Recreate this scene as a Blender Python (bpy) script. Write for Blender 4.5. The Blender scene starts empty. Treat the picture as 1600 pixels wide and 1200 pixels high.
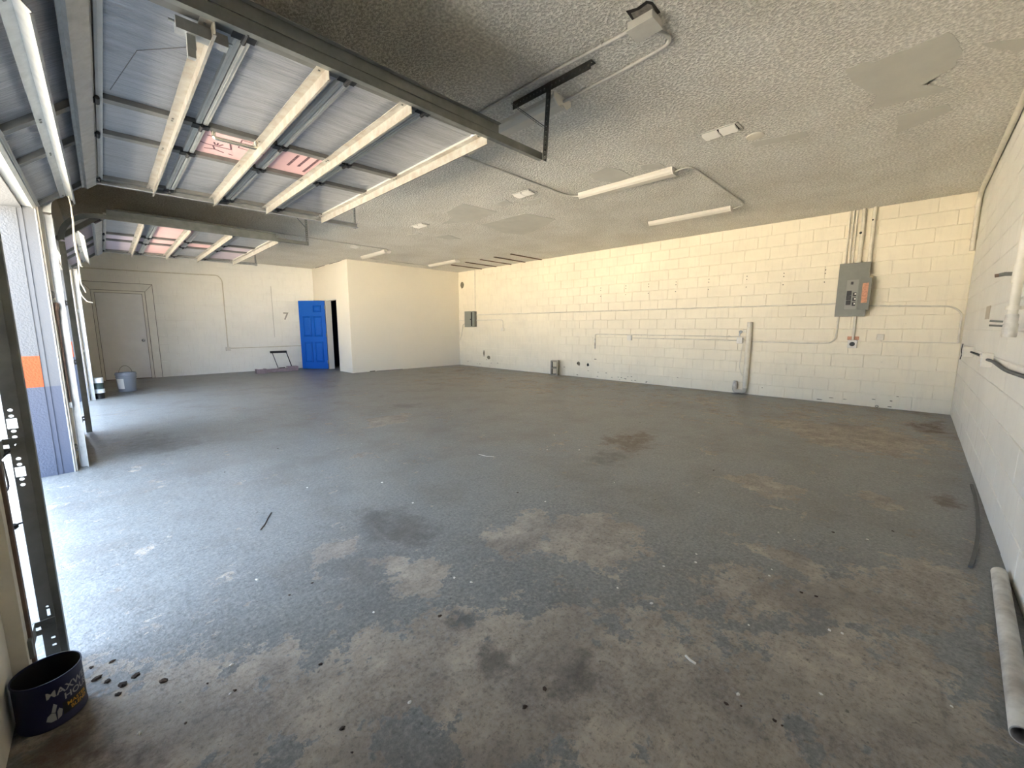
import bpy, bmesh, math, random
import numpy as np
from mathutils import Vector, Matrix

random.seed(7)
rng = np.random.default_rng(5)
SC = bpy.context.scene
COL = SC.collection
PI = math.pi

# ------------------------------------------------------------------ camera
FPX = 631.84
FW = Vector((0.70123507, 0.69962727, -0.13708048))
RT = Vector((0.70630704, -0.70790561, 0.00012543))
UP = Vector((0.09695229, 0.09690887, 0.9905599))
CAM = Vector((0.2906, 0.4368, 1.2381))
cd = bpy.data.cameras.new('camera'); cam = bpy.data.objects.new('camera', cd); COL.objects.link(cam)
cd.sensor_width = 36.0; cd.lens = FPX / 1600.0 * 36.0; cd.clip_start = 0.02; cd.clip_end = 500
cam.matrix_world = Matrix(((RT.x, UP.x, -FW.x, CAM.x), (RT.y, UP.y, -FW.y, CAM.y), (RT.z, UP.z, -FW.z, CAM.z), (0, 0, 0, 1)))
SC.camera = cam

# ------------------------------------------------------------------ light
w = bpy.data.worlds.new('sky'); SC.world = w; w.use_nodes = True
bg = w.node_tree.nodes['Background']
bg.inputs[0].default_value = (0.62, 0.77, 1.0, 1); bg.inputs[1].default_value = 3.0
sd = bpy.data.lights.new('sun', 'SUN'); sun = bpy.data.objects.new('sun', sd); COL.objects.link(sun)
sd.energy = 60.0; sd.angle = math.radians(0.6); sd.color = (1.0, 0.92, 0.78)
sun.rotation_euler = Vector((0.55, 0.45, 0.72)).to_track_quat('Z', 'Y').to_euler()
sun.location = (20, 16, 26)
vs = SC.view_settings
vs.view_transform = 'Standard'; vs.look = 'None'; vs.gamma = 1.0; vs.use_curve_mapping = False
vs.exposure = 2.12
SC.cycles.max_bounces = 14; SC.cycles.diffuse_bounces = 9; SC.cycles.glossy_bounces = 4
SC.cycles.use_denoising = True
SC.cycles.caustics_reflective = False

# ------------------------------------------------------------------ dimensions (metres)
XB = 8.78      # face of the long block wall
YF = 13.97     # face of the far wall
H = 3.06       # ceiling
YP, XP = 11.42, 5.057   # partition corner
CRS, BLK = 0.204, 0.4064
OPEN1, OPEN2, OPZ = (2.50, 5.52), (7.30, 10.42), 2.19

# ------------------------------------------------------------------ helpers
def px(x, y, axis, val):
    """point where the ray through photo pixel (x, y) meets the plane axis = val"""
    d = FW + RT * ((x - 800) / FPX) + UP * ((600 - y) / FPX)
    t = (val - CAM[axis]) / d[axis]
    return CAM + d * t

MATS = {}
def mat(name, base, rough=0.6, metal=0.0, var=0.0, vscale=6.0, var_col=None, bump=0.0, bscale=80.0, stretch=None, spec=0.5, detail=5.0):
    if name in MATS: return MATS[name]
    m = bpy.data.materials.new(name); m.use_nodes = True
    nt = m.node_tree; b = nt.nodes['Principled BSDF']
    b.inputs['Base Color'].default_value = (*base, 1); b.inputs['Roughness'].default_value = rough
    b.inputs['Metallic'].default_value = metal; b.inputs['Specular IOR Level'].default_value = spec
    if var or bump:
        g = nt.nodes.new('ShaderNodeNewGeometry'); vec = g.outputs['Position']
        if stretch:
            mp = nt.nodes.new('ShaderNodeMapping'); mp.inputs['Scale'].default_value = stretch
            nt.links.new(vec, mp.inputs['Vector']); vec = mp.outputs['Vector']
        if var:
            n = nt.nodes.new('ShaderNodeTexNoise'); n.inputs['Scale'].default_value = vscale
            n.inputs['Detail'].default_value = detail; n.inputs['Roughness'].default_value = 0.62
            nt.links.new(vec, n.inputs['Vector'])
            r = nt.nodes.new('ShaderNodeMapRange'); r.inputs[1].default_value = 0.35; r.inputs[2].default_value = 0.68
            nt.links.new(n.outputs['Fac'], r.inputs[0])
            mx = nt.nodes.new('ShaderNodeMix'); mx.data_type = 'RGBA'
            vc = var_col or tuple(c * (1 - var) for c in base)
            mx.inputs[6].default_value = (*base, 1); mx.inputs[7].default_value = (*vc, 1)
            nt.links.new(r.outputs[0], mx.inputs[0]); nt.links.new(mx.outputs[2], b.inputs['Base Color'])
        if bump:
            n2 = nt.nodes.new('ShaderNodeTexNoise'); n2.inputs['Scale'].default_value = bscale; n2.inputs['Detail'].default_value = 4
            nt.links.new(vec, n2.inputs['Vector'])
            bp = nt.nodes.new('ShaderNodeBump'); bp.inputs['Strength'].default_value = bump; bp.inputs['Distance'].default_value = 0.01
            nt.links.new(n2.outputs['Fac'], bp.inputs['Height']); nt.links.new(bp.outputs[0], b.inputs['Normal'])
    MATS[name] = m
    return m

def tag(o, label=None, cat=None, group=None, kind=None):
    if label: o['label'] = label
    if cat: o['category'] = cat
    if group: o['group'] = group
    if kind: o['kind'] = kind
    return o

def thing(name, label, cat, loc=(0, 0, 0), group=None):
    o = bpy.data.objects.new(name, None); COL.objects.link(o)
    o.empty_display_size = 0.05; o.location = loc
    return tag(o, label, cat, group)

def put(name, me, m, parent=None):
    o = bpy.data.objects.new(name, me); COL.objects.link(o)
    if m is not None and not me.materials: me.materials.append(m)
    if parent is not None:
        o.parent = parent
        if parent.parent is None: o.matrix_parent_inverse = Matrix.Translation(-Vector(parent.location))   # meshes are in world coordinates
    return o

class MB:
    """collects shapes in world coordinates into one mesh"""
    def __init__(self): self.v = []; self.f = []; self.sm = []
    def add(self, vs_, fs, smooth=False):
        k = len(self.v); self.v += [tuple(p) for p in vs_]
        self.f += [tuple(i + k for i in f) for f in fs]; self.sm += [smooth] * len(fs)
        return self
    def box(self, a, b):
        (x0, y0, z0), (x1, y1, z1) = a, b
        x0, x1 = min(x0, x1), max(x0, x1); y0, y1 = min(y0, y1), max(y0, y1); z0, z1 = min(z0, z1), max(z0, z1)
        return self.add([(x0, y0, z0), (x1, y0, z0), (x1, y1, z0), (x0, y1, z0), (x0, y0, z1), (x1, y0, z1), (x1, y1, z1), (x0, y1, z1)],
                        [(0, 3, 2, 1), (4, 5, 6, 7), (0, 1, 5, 4), (1, 2, 6, 5), (2, 3, 7, 6), (3, 0, 4, 7)])
    def obox(self, c, ax, ay, az, hx, hy, hz):
        """box at c with axes ax, ay, az and half sizes"""
        c = Vector(c); ax = Vector(ax) * hx; ay = Vector(ay) * hy; az = Vector(az) * hz
        p = [c + ax * sx + ay * sy + az * sz for sz in (-1, 1) for sx, sy in ((-1, -1), (1, -1), (1, 1), (-1, 1))]
        return self.add(p, [(0, 3, 2, 1), (4, 5, 6, 7), (0, 1, 5, 4), (1, 2, 6, 5), (2, 3, 7, 6), (3, 0, 4, 7)])
    def rbox(self, a, b, r=0.005, seg=2):
        bm = bmesh.new(); bmesh.ops.create_cube(bm, size=1)
        a, b = Vector(a), Vector(b); c = (a + b) / 2; d = b - a
        for v in bm.verts: v.co = Vector((c.x + v.co.x * abs(d.x), c.y + v.co.y * abs(d.y), c.z + v.co.z * abs(d.z)))
        bmesh.ops.bevel(bm, geom=bm.edges[:], offset=r, segments=seg, affect='EDGES', profile=0.5)
        bm.verts.index_update()
        self.add([v.co[:] for v in bm.verts], [[v.index for v in f.verts] for f in bm.faces]); bm.free()
        return self
    def tube(self, pts, r, seg=10, caps=True):
        pts = [Vector(p) for p in pts]; n = len(pts); rr = r if isinstance(r, (list, tuple)) else [r] * n
        t0 = (pts[1] - pts[0]).normalized()
        up = Vector((0, 0, 1)) if abs(t0.z) < 0.9 else Vector((1, 0, 0))
        a = t0.cross(up).normalized(); V = []; F = []
        for i, p in enumerate(pts):
            t = (pts[min(i + 1, n - 1)] - pts[max(i - 1, 0)]).normalized()
            a = (a - t * a.dot(t)).normalized(); b = t.cross(a)
            V += [p + (a * math.cos(q) + b * math.sin(q)) * rr[i] for q in (2 * PI * k / seg for k in range(seg))]
        for i in range(n - 1):
            for k in range(seg):
                F.append((i * seg + k, i * seg + (k + 1) % seg, (i + 1) * seg + (k + 1) % seg, (i + 1) * seg + k))
        self.add(V, F, True)
        if caps:
            self.add(V[:seg], [tuple(range(seg))[::-1]]); self.add(V[-seg:], [tuple(range(seg))])
        return self
    def lathe(self, c, prof, seg=32, axis='z', closed=False):
        V = []; F = []; n = len(prof)
        for k in range(seg):
            q = 2 * PI * k / seg
            for (r, h) in prof:
                if axis == 'z': V.append((c[0] + r * math.cos(q), c[1] + r * math.sin(q), c[2] + h))
                elif axis == 'x': V.append((c[0] + h, c[1] + r * math.cos(q), c[2] + r * math.sin(q)))
                else: V.append((c[0] + r * math.sin(q), c[1] + h, c[2] + r * math.cos(q)))
        for k in range(seg):
            for i in range(n - 1):
                F.append((k * n + i, ((k + 1) % seg) * n + i, ((k + 1) % seg) * n + i + 1, k * n + i + 1))
        return self.add(V, F, True)
    def extrude(self, prof, o, u, v, d, length):
        """closed 2D profile (u, v) pushed along d for length, both ends filled"""
        o, u, v, d = Vector(o), Vector(u), Vector(v), Vector(d)
        n = len(prof); A = [o + u * p[0] + v * p[1] for p in prof]; B = [p + d * length for p in A]
        F = [(i, (i + 1) % n, n + (i + 1) % n, n + i) for i in range(n)] + [tuple(range(n))[::-1], tuple(range(n, 2 * n))]
        return self.add(A + B, F)
    def build(self, name, m, parent=None, fix=True):
        me = bpy.data.meshes.new(name); me.from_pydata(self.v, [], self.f); me.update()
        me.polygons.foreach_set('use_smooth', self.sm)
        if fix:
            bm = bmesh.new(); bm.from_mesh(me); bmesh.ops.recalc_face_normals(bm, faces=bm.faces); bm.to_mesh(me); bm.free()
        if any(self.sm):
            try: me.set_sharp_from_angle(angle=math.radians(42))
            except Exception: pass
        return put(name, me, m, parent)

def arc(c, a, b, r, q0, q1, n=8):
    """arc points about c in the plane of unit vectors a, b"""
    c, a, b = Vector(c), Vector(a), Vector(b)
    return [c + (a * math.cos(q0 + (q1 - q0) * i / n) + b * math.sin(q0 + (q1 - q0) * i / n)) * r for i in range(n + 1)]

def bend(pts, r=0.1, n=6):
    """polyline with its corners rounded"""
    pts = [Vector(p) for p in pts]; out = [pts[0]]
    for i in range(1, len(pts) - 1):
        p, a, b = pts[i], (pts[i - 1] - pts[i]), (pts[i + 1] - pts[i])
        k = min(r, a.length * 0.48, b.length * 0.48); s = p + a.normalized() * k; e = p + b.normalized() * k
        out += [(s * (1 - t) ** 2 + p * 2 * t * (1 - t) + e * t * t) for t in (j / n for j in range(n + 1))]
    return out + [pts[-1]]

def plate(name, outer, holes, depth, frame, m, parent):
    """flat plate with real holes; frame = (origin, u, v, n)"""
    cu = bpy.data.curves.new(name, 'CURVE'); cu.dimensions = '2D'; cu.fill_mode = 'BOTH'; cu.extrude = depth / 2
    for poly in [outer] + holes:
        s = cu.splines.new('POLY'); s.points.add(len(poly) - 1); s.use_cyclic_u = True
        for p, q in zip(s.points, poly): p.co = (q[0], q[1], 0, 1)
    ob = bpy.data.objects.new(name, cu); COL.objects.link(ob)
    dg = bpy.context.evaluated_depsgraph_get(); me = bpy.data.meshes.new_from_object(ob.evaluated_get(dg))
    bpy.data.objects.remove(ob); bpy.data.curves.remove(cu)
    o, u, v, n = [Vector(q) for q in frame]
    for vt in me.vertices: vt.co = o + u * vt.co.x + v * vt.co.y + n * vt.co.z
    me.materials.clear()
    return put(name, me, m, parent)

def rect(x0, y0, x1, y1): return [(x0, y0), (x1, y0), (x1, y1), (x0, y1)]
def disc(x, y, rx, ry=None, n=10):
    ry = ry or rx
    return [(x + rx * math.cos(2 * PI * k / n), y + ry * math.sin(2 * PI * k / n)) for k in range(n)]

def text_mesh(s, size):
    cu = bpy.data.curves.new('lettering', 'FONT'); cu.body = s; cu.size = size; cu.extrude = 0; cu.offset = size * 0.018
    cu.resolution_u = 3
    ob = bpy.data.objects.new('lettering', cu); COL.objects.link(ob)
    dg = bpy.context.evaluated_depsgraph_get(); me = bpy.data.meshes.new_from_object(ob.evaluated_get(dg))
    bpy.data.objects.remove(ob); bpy.data.curves.remove(cu); me.materials.clear()
    return me

# ------------------------------------------------------------------ materials
def floor_material():
    m = bpy.data.materials.new('worn_painted_concrete'); m.use_nodes = True; nt = m.node_tree; N = nt.nodes; L = nt.links
    b = N['Principled BSDF']
    g = N.new('ShaderNodeNewGeometry'); P = g.outputs['Position']
    def noise(scale, detail=6, rough=0.6, stretch=None, off=(0, 0, 0)):
        mp = N.new('ShaderNodeMapping'); mp.inputs['Scale'].default_value = stretch or (1, 1, 1); mp.inputs['Location'].default_value = off
        L.new(P, mp.inputs['Vector'])
        n = N.new('ShaderNodeTexNoise'); n.inputs['Scale'].default_value = scale; n.inputs['Detail'].default_value = detail; n.inputs['Roughness'].default_value = rough
        L.new(mp.outputs[0], n.inputs['Vector']); return n.outputs['Fac']
    def math_(op, a, c, clamp=False):
        q = N.new('ShaderNodeMath'); q.operation = op; q.use_clamp = clamp
        for i, s in enumerate((a, c)):
            if isinstance(s, (int, float)): q.inputs[i].default_value = s
            else: L.new(s, q.inputs[i])
        return q.outputs[0]
    def mr(x, lo, hi, a=0.0, c=1.0):
        q = N.new('ShaderNodeMapRange'); q.inputs[1].default_value = lo; q.inputs[2].default_value = hi; q.inputs[3].default_value = a; q.inputs[4].default_value = c
        L.new(x, q.inputs[0]); return q.outputs[0]
    def mixc(f, a, c):
        q = N.new('ShaderNodeMix'); q.data_type = 'RGBA'; L.new(f, q.inputs[0])
        for i, s in ((6, a), (7, c)):
            if isinstance(s, tuple): q.inputs[i].default_value = (*s, 1)
            else: L.new(s, q.inputs[i])
        return q.outputs[2]
    def attr(n):
        q = N.new('ShaderNodeAttribute'); q.attribute_name = n; return q.outputs['Fac']
    big = noise(0.55, 4, 0.55); mid = noise(2.2, 7, 0.68, off=(3, 1, 0)); fine = noise(14, 6, 0.7, off=(7, 2, 0)); grit = noise(90, 4, 0.6)
    # paint film against bare concrete
    s = math_('ADD', attr('bare'), math_('MULTIPLY', math_('SUBTRACT', mid, 0.5), 1.7))
    s = math_('ADD', s, math_('MULTIPLY', math_('SUBTRACT', noise(7, 9, 0.68, off=(11, 5, 0)), 0.5), 2.2))
    s = math_('ADD', s, math_('MULTIPLY', math_('SUBTRACT', noise(24, 8, 0.75, off=(3, 13, 0)), 0.5), 1.3))
    s = math_('ADD', s, math_('MULTIPLY', math_('SUBTRACT', big, 0.5), 0.8))
    bare = mr(s, -0.02, 0.05)
    paint = mixc(mr(mid, 0.35, 0.7), (0.195, 0.206, 0.202), (0.150, 0.158, 0.156))
    paint = mixc(mr(fine, 0.45, 0.75, 0, 0.55), paint, (0.245, 0.245, 0.235))
    conc = mixc(mr(fine, 0.3, 0.7), (0.46, 0.405, 0.330), (0.30, 0.262, 0.214))
    conc = mixc(mr(noise(3.1, 7, 0.7, off=(2, 7, 0)), 0.42, 0.62, 0, 0.75), conc, (0.20, 0.172, 0.148))
    c = mixc(bare, paint, conc)
    speck = noise(55, 6, 0.75, off=(8, 8, 0))
    c = mixc(mr(speck, 0.50, 0.66, 0, 0.6), c, (0.36, 0.345, 0.315)); c = mixc(mr(speck, 0.48, 0.34, 0, 0.65), c, (0.085, 0.084, 0.08))
    blot = noise(17, 8, 0.75, off=(9, 1, 0)); c = mixc(mr(blot, 0.54, 0.66, 0, 0.5), c, (0.105, 0.10, 0.093)); c = mixc(mr(blot, 0.42, 0.32, 0, 0.45), c, (0.33, 0.315, 0.285))
    smu = noise(1.6, 7, 0.66, off=(6, 6, 0)); c = mixc(mr(smu, 0.48, 0.66, 0, 0.5), c, (0.12, 0.112, 0.10))
    # grime, the pillar's painted soft shadow, oil and rust
    dn = math_('ADD', attr('grime_shade'), math_('MULTIPLY', math_('SUBTRACT', noise(6, 9, 0.75, off=(1, 9, 0)), 0.5), 3.0))
    dn = math_('ADD', dn, math_('MULTIPLY', math_('SUBTRACT', fine, 0.5), 0.8))
    c = mixc(mr(dn, 0.10, 0.75, 0, 0.72), c, (0.075, 0.072, 0.066))
    rn = math_('ADD', attr('rust'), math_('MULTIPLY', math_('SUBTRACT', noise(9, 8, 0.75, off=(4, 4, 0)), 0.5), 3.4))
    c = mixc(mr(rn, 0.05, 0.75, 0, 0.88), c, (0.075, 0.045, 0.030))
    # scuffs and specks
    sc = noise(6, 5, 0.6, stretch=(0.35, 4.0, 1), off=(2, 0, 0)); c = mixc(mr(sc, 0.60, 0.70, 0, 0.22), c, (0.09, 0.085, 0.08))
    sc2 = noise(5, 5, 0.6, stretch=(3.2, 0.4, 1), off=(5, 3, 0)); c = mixc(mr(sc2, 0.60, 0.70, 0, 0.18), c, (0.32, 0.31, 0.29))
    sp = noise(38, 2, 0.5, off=(0, 6, 0)); c = mixc(mr(sp, 0.70, 0.74, 0, 0.6), c, (0.06, 0.055, 0.05))
    L.new(c, b.inputs['Base Color'])
    L.new(math_('ADD', mr(bare, 0, 1, 0.40, 0.60), math_('MULTIPLY', math_('SUBTRACT', fine, 0.5), 0.25)), b.inputs['Roughness'])
    b.inputs['Specular IOR Level'].default_value = 0.42
    hgt = math_('ADD', math_('MULTIPLY', bare, -0.35), math_('ADD', math_('MULTIPLY', fine, 1.0), math_('MULTIPLY', grit, 0.35)))
    bp = N.new('ShaderNodeBump'); bp.inputs['Strength'].default_value = 0.42; bp.inputs['Distance'].default_value = 0.008
    L.new(hgt, bp.inputs['Height']); L.new(bp.outputs[0], b.inputs['Normal'])
    return m

def wall_material(name, base, dirt=0.5):
    """painted block: brush mottling, vertical runs and scuffs"""
    m = bpy.data.materials.new(name); m.use_nodes = True; nt = m.node_tree; N = nt.nodes; L = nt.links
    b = N['Principled BSDF']; g = N.new('ShaderNodeNewGeometry'); P = g.outputs['Position']
    def noise(scale, det, stretch, lo, hi, a, c):
        mp = N.new('ShaderNodeMapping'); mp.inputs['Scale'].default_value = stretch; L.new(P, mp.inputs['Vector'])
        n = N.new('ShaderNodeTexNoise'); n.inputs['Scale'].default_value = scale; n.inputs['Detail'].default_value = det; n.inputs['Roughness'].default_value = 0.65
        L.new(mp.outputs[0], n.inputs['Vector'])
        q = N.new('ShaderNodeMapRange'); q.inputs[1].default_value = lo; q.inputs[2].default_value = hi; q.inputs[3].default_value = a; q.inputs[4].default_value = c
        L.new(n.outputs['Fac'], q.inputs[0]); return q.outputs[0], n.outputs['Fac']
    def mixc(f, a, c):
        q = N.new('ShaderNodeMix'); q.data_type = 'RGBA'; L.new(f, q.inputs[0])
        for i, s in ((6, a), (7, c)):
            if isinstance(s, tuple): q.inputs[i].default_value = (*s, 1)
            else: L.new(s, q.inputs[i])
        return q.outputs[2]
    d = tuple(x * 0.80 for x in base)
    f1, _ = noise(1.1, 6, (1, 1, 1.4), 0.42, 0.68, 0, 0.8 * dirt); c = mixc(f1, base, d)
    f2, _ = noise(7, 5, (2.2, 2.2, 0.35), 0.52, 0.72, 0, 0.55 * dirt); c = mixc(f2, c, tuple(x * 0.74 for x in base))
    f3, _ = noise(16, 3, (1, 1, 1), 0.70, 0.76, 0, 0.6 * dirt); c = mixc(f3, c, (0.30, 0.28, 0.24))
    L.new(c, b.inputs['Base Color']); b.inputs['Roughness'].default_value = 0.55; b.inputs['Specular IOR Level'].default_value = 0.35
    _, n = noise(60, 5, (1, 1, 1), 0, 1, 0, 1)
    bp = N.new('ShaderNodeBump'); bp.inputs['Strength'].default_value = 0.30; bp.inputs['Distance'].default_value = 0.004
    L.new(n, bp.inputs['Height']); L.new(bp.outputs[0], b.inputs['Normal'])
    MATS[name] = m
    return m

def ceiling_material():
    m = bpy.data.materials.new('popcorn_ceiling'); m.use_nodes = True; nt = m.node_tree; N = nt.nodes; L = nt.links
    b = N['Principled BSDF']; g = N.new('ShaderNodeNewGeometry')
    n = N.new('ShaderNodeTexNoise'); n.inputs['Scale'].default_value = 48; n.inputs['Detail'].default_value = 3; n.inputs['Roughness'].default_value = 0.55
    L.new(g.outputs['Position'], n.inputs['Vector'])
    r = N.new('ShaderNodeMapRange'); r.inputs[1].default_value = 0.38; r.inputs[2].default_value = 0.66; L.new(n.outputs['Fac'], r.inputs[0])
    n2 = N.new('ShaderNodeTexNoise'); n2.inputs['Scale'].default_value = 1.3; n2.inputs['Detail'].default_value = 4; L.new(g.outputs['Position'], n2.inputs['Vector'])
    r2 = N.new('ShaderNodeMapRange'); r2.inputs[1].default_value = 0.4; r2.inputs[2].default_value = 0.66; L.new(n2.outputs['Fac'], r2.inputs[0])
    mx = N.new('ShaderNodeMix'); mx.data_type = 'RGBA'; mx.inputs[6].default_value = (0.62, 0.605, 0.555, 1); mx.inputs[7].default_value = (0.95, 0.93, 0.87, 1)
    L.new(r.outputs[0], mx.inputs[0])
    mx2 = N.new('ShaderNodeMix'); mx2.data_type = 'RGBA'; mx2.blend_type = 'MULTIPLY'; mx2.inputs[7].default_value = (0.90, 0.885, 0.86, 1)
    L.new(r2.outputs[0], mx2.inputs[0]); L.new(mx.outputs[2], mx2.inputs[6]); L.new(mx2.outputs[2], b.inputs['Base Color'])
    b.inputs['Roughness'].default_value = 0.95; b.inputs['Specular IOR Level'].default_value = 0.1
    bp = N.new('ShaderNodeBump'); bp.inputs['Strength'].default_value = 0.75; bp.inputs['Distance'].default_value = 0.012
    L.new(r.outputs[0], bp.inputs['Height']); L.new(bp.outputs[0], b.inputs['Normal'])
    return m

def foil_material(name, base, metal, stretch):
    m = mat(name, base, 0.30, metal, 0.30, 2.2, None, 1.0, 7.0, stretch)
    return m

def banded_material(name, bands, rough=0.8, bump=0.6):
    """paint in horizontal bands: list of (top z, colour)"""
    m = bpy.data.materials.new(name); m.use_nodes = True; nt = m.node_tree; N = nt.nodes; L = nt.links
    b = N['Principled BSDF']; g = N.new('ShaderNodeNewGeometry'); s = N.new('ShaderNodeSeparateXYZ'); L.new(g.outputs['Position'], s.inputs[0])
    cur = None
    for top, c in bands:
        if cur is None: cur = c; last = top; continue
        q = N.new('ShaderNodeMath'); q.operation = 'GREATER_THAN'; q.inputs[1].default_value = last; L.new(s.outputs[2], q.inputs[0])
        mx = N.new('ShaderNodeMix'); mx.data_type = 'RGBA'; L.new(q.outputs[0], mx.inputs[0]); mx.inputs[7].default_value = (*c, 1)
        if isinstance(cur, tuple): mx.inputs[6].default_value = (*cur, 1)
        else: L.new(cur, mx.inputs[6])
        cur = mx.outputs[2]; last = top
    L.new(cur, b.inputs['Base Color']); b.inputs['Roughness'].default_value = rough
    n = N.new('ShaderNodeTexNoise'); n.inputs['Scale'].default_value = 70; n.inputs['Detail'].default_value = 5; L.new(g.outputs['Position'], n.inputs['Vector'])
    bp = N.new('ShaderNodeBump'); bp.inputs['Strength'].default_value = bump; bp.inputs['Distance'].default_value = 0.008
    L.new(n.outputs['Fac'], bp.inputs['Height']); L.new(bp.outputs[0], b.inputs['Normal'])
    return m

WALLC = (0.80, 0.735, 0.59)
M_FLOOR = floor_material(); M_CEIL = ceiling_material()
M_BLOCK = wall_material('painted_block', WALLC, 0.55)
M_BLOCKF = wall_material('painted_block_far_brightened', (0.89, 0.88, 0.83), 0.35)  # same block paint, lightened to make up for weak light there
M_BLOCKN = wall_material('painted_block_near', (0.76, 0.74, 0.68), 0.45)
M_PLASTER = wall_material('painted_drywall', (0.76, 0.715, 0.615), 0.12)
M_PATCH = mat('skim_coat', (0.60, 0.585, 0.525), 0.85, 0, 0.08, 5)
M_CREAM = mat('cream_paint', (0.74, 0.70, 0.60), 0.5, 0, 0.14, 9)
M_WHITE = mat('white_enamel', (0.68, 0.66, 0.61), 0.4)
M_CASING = mat('casing_paint', (0.87, 0.86, 0.81), 0.5, 0, 0.08, 5)
M_WHITED = mat('white_door_paint', (0.87, 0.88, 0.89), 0.45, 0, 0.06, 4)
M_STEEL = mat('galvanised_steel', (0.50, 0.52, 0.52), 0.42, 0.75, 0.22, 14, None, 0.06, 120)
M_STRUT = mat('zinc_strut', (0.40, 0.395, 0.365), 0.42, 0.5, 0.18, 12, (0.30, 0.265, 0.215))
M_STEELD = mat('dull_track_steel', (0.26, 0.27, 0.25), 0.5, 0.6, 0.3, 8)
M_HANG = mat('dark_slotted_angle', (0.07, 0.072, 0.066), 0.5, 0.5, 0.3, 20)
M_RAIL = mat('section_rail_paint', (0.42, 0.42, 0.395), 0.5, 0.2, 0.15, 10)
M_STILE = mat('stile_steel', (0.17, 0.17, 0.16), 0.5, 0.3, 0.25, 10)
M_BLACK = mat('black_metal', (0.018, 0.018, 0.018), 0.5, 0.3)
M_DARKIN = mat('dark_hole', (0.02, 0.017, 0.014), 0.9)
M_FOIL = foil_material('foil_facing', (0.42, 0.44, 0.475), 0.5, (1.2, 9.0, 1.2))
M_PINK = mat('pink_foam', (0.56, 0.36, 0.355), 0.7, 0, 0.06, 6)
M_LAV = mat('lavender_foam', (0.45, 0.39, 0.44), 0.6, 0.1, 0.10, 6)
M_INK = mat('print_ink', (0.10, 0.05, 0.06), 0.8)
M_PANEL = mat('panel_grey_enamel', (0.165, 0.170, 0.145), 0.45, 0.1, 0.12, 12)
M_PANELIN = mat('panel_dead_front', (0.22, 0.225, 0.20), 0.5, 0.1)
M_COPPER = mat('copper_label', (0.62, 0.30, 0.18), 0.6, 0, 0.45, 40)
M_PVC = mat('weathered_pvc', (0.66, 0.64, 0.58), 0.45, 0, 0.42, 9, (0.34, 0.31, 0.27))
M_RUBBER = mat('grey_rubber', (0.13, 0.13, 0.125), 0.7, 0, 0.2, 12)
M_WOOD = mat('brown_furring', (0.165, 0.105, 0.07), 0.8, 0, 0.3, 14)
M_JAMBW = mat('stained_jamb_wood', (0.20, 0.135, 0.105), 0.75, 0, 0.4, 12)
M_BLUE = mat('blue_door_paint', (0.002, 0.100, 0.50), 0.55, 0, 0.05, 3, spec=0.2)
M_NAVY = mat('navy_dark_room', (0.02, 0.03, 0.10), 0.8)
M_CANB = mat('blue_can', (0.003, 0.004, 0.042), 0.45)
M_CANIN = mat('can_inside', (0.012, 0.012, 0.014), 0.7)
M_LETW = mat('white_print', (0.36, 0.355, 0.35), 0.5)
M_LETY = mat('yellow_print', (0.55, 0.27, 0.02), 0.5)
M_BUCKET = mat('grey_bucket_plastic', (0.20, 0.225, 0.27), 0.4)
M_BRICK = mat('mauve_brick', (0.36, 0.28, 0.31), 0.85, 0, 0.25, 20, None, 0.4, 60)
M_CMU = mat('raw_block', (0.36, 0.335, 0.275), 0.9, 0, 0.2, 25, None, 0.5, 90)
M_RUST = mat('rusty_pipe', (0.24, 0.165, 0.125), 0.7, 0.2, 0.4, 25)
M_ROPE = mat('frayed_rope', (0.62, 0.56, 0.44), 0.9)
M_DUST = mat('outdoor_concrete', (0.60, 0.54, 0.45), 0.9, 0, 0.12, 1.5)
M_GREEND = mat('dark_green_tin', (0.03, 0.055, 0.05), 0.5)
M_TIN = mat('white_tin', (0.7, 0.72, 0.72), 0.45)
M_LENS = mat('acrylic_lens', (0.58, 0.555, 0.49), 0.35)
M_HAND = mat('chrome_handle', (0.75, 0.70, 0.58), 0.2, 0.9)
M_CONDUIT = mat('painted_conduit', (0.70, 0.66, 0.56), 0.45, 0.15, 0.18, 10)
M_CONDUITC = mat('ceiling_conduit_paint', (0.60, 0.585, 0.535), 0.45, 0.1, 0.12, 10)
M_LEAF = mat('dry_leaf', (0.045, 0.028, 0.018), 0.9)
M_CHIP = mat('paint_chip', (0.72, 0.71, 0.67), 0.7)
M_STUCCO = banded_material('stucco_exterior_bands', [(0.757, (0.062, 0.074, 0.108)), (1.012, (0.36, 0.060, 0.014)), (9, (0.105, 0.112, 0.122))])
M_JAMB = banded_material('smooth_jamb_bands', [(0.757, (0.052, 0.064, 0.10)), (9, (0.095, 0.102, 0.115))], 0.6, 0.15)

# ------------------------------------------------------------------ floor
def seg_dist(P, poly):
    """signed distance, positive inside"""
    x, y = P[:, 0], P[:, 1]; n = len(poly); d = np.full(len(P), 1e9); ins = np.zeros(len(P), bool)
    for i in range(n):
        ax, ay = poly[i]; bx, by = poly[(i + 1) % n]
        ex, ey = bx - ax, by - ay; t = np.clip(((x - ax) * ex + (y - ay) * ey) / (ex * ex + ey * ey + 1e-12), 0, 1)
        d = np.minimum(d, np.hypot(x - ax - t * ex, y - ay - t * ey))
        cr = ((ay > y) != (by > y)) & (x < ex * (y - ay) / ((by - ay) if by != ay else 1e-9) + ax); ins ^= cr
    return np.where(ins, d, -d)

def floor_poly(pp): return [tuple(px(a, b, 2, 0.0)[:2]) for a, b in pp]

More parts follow.
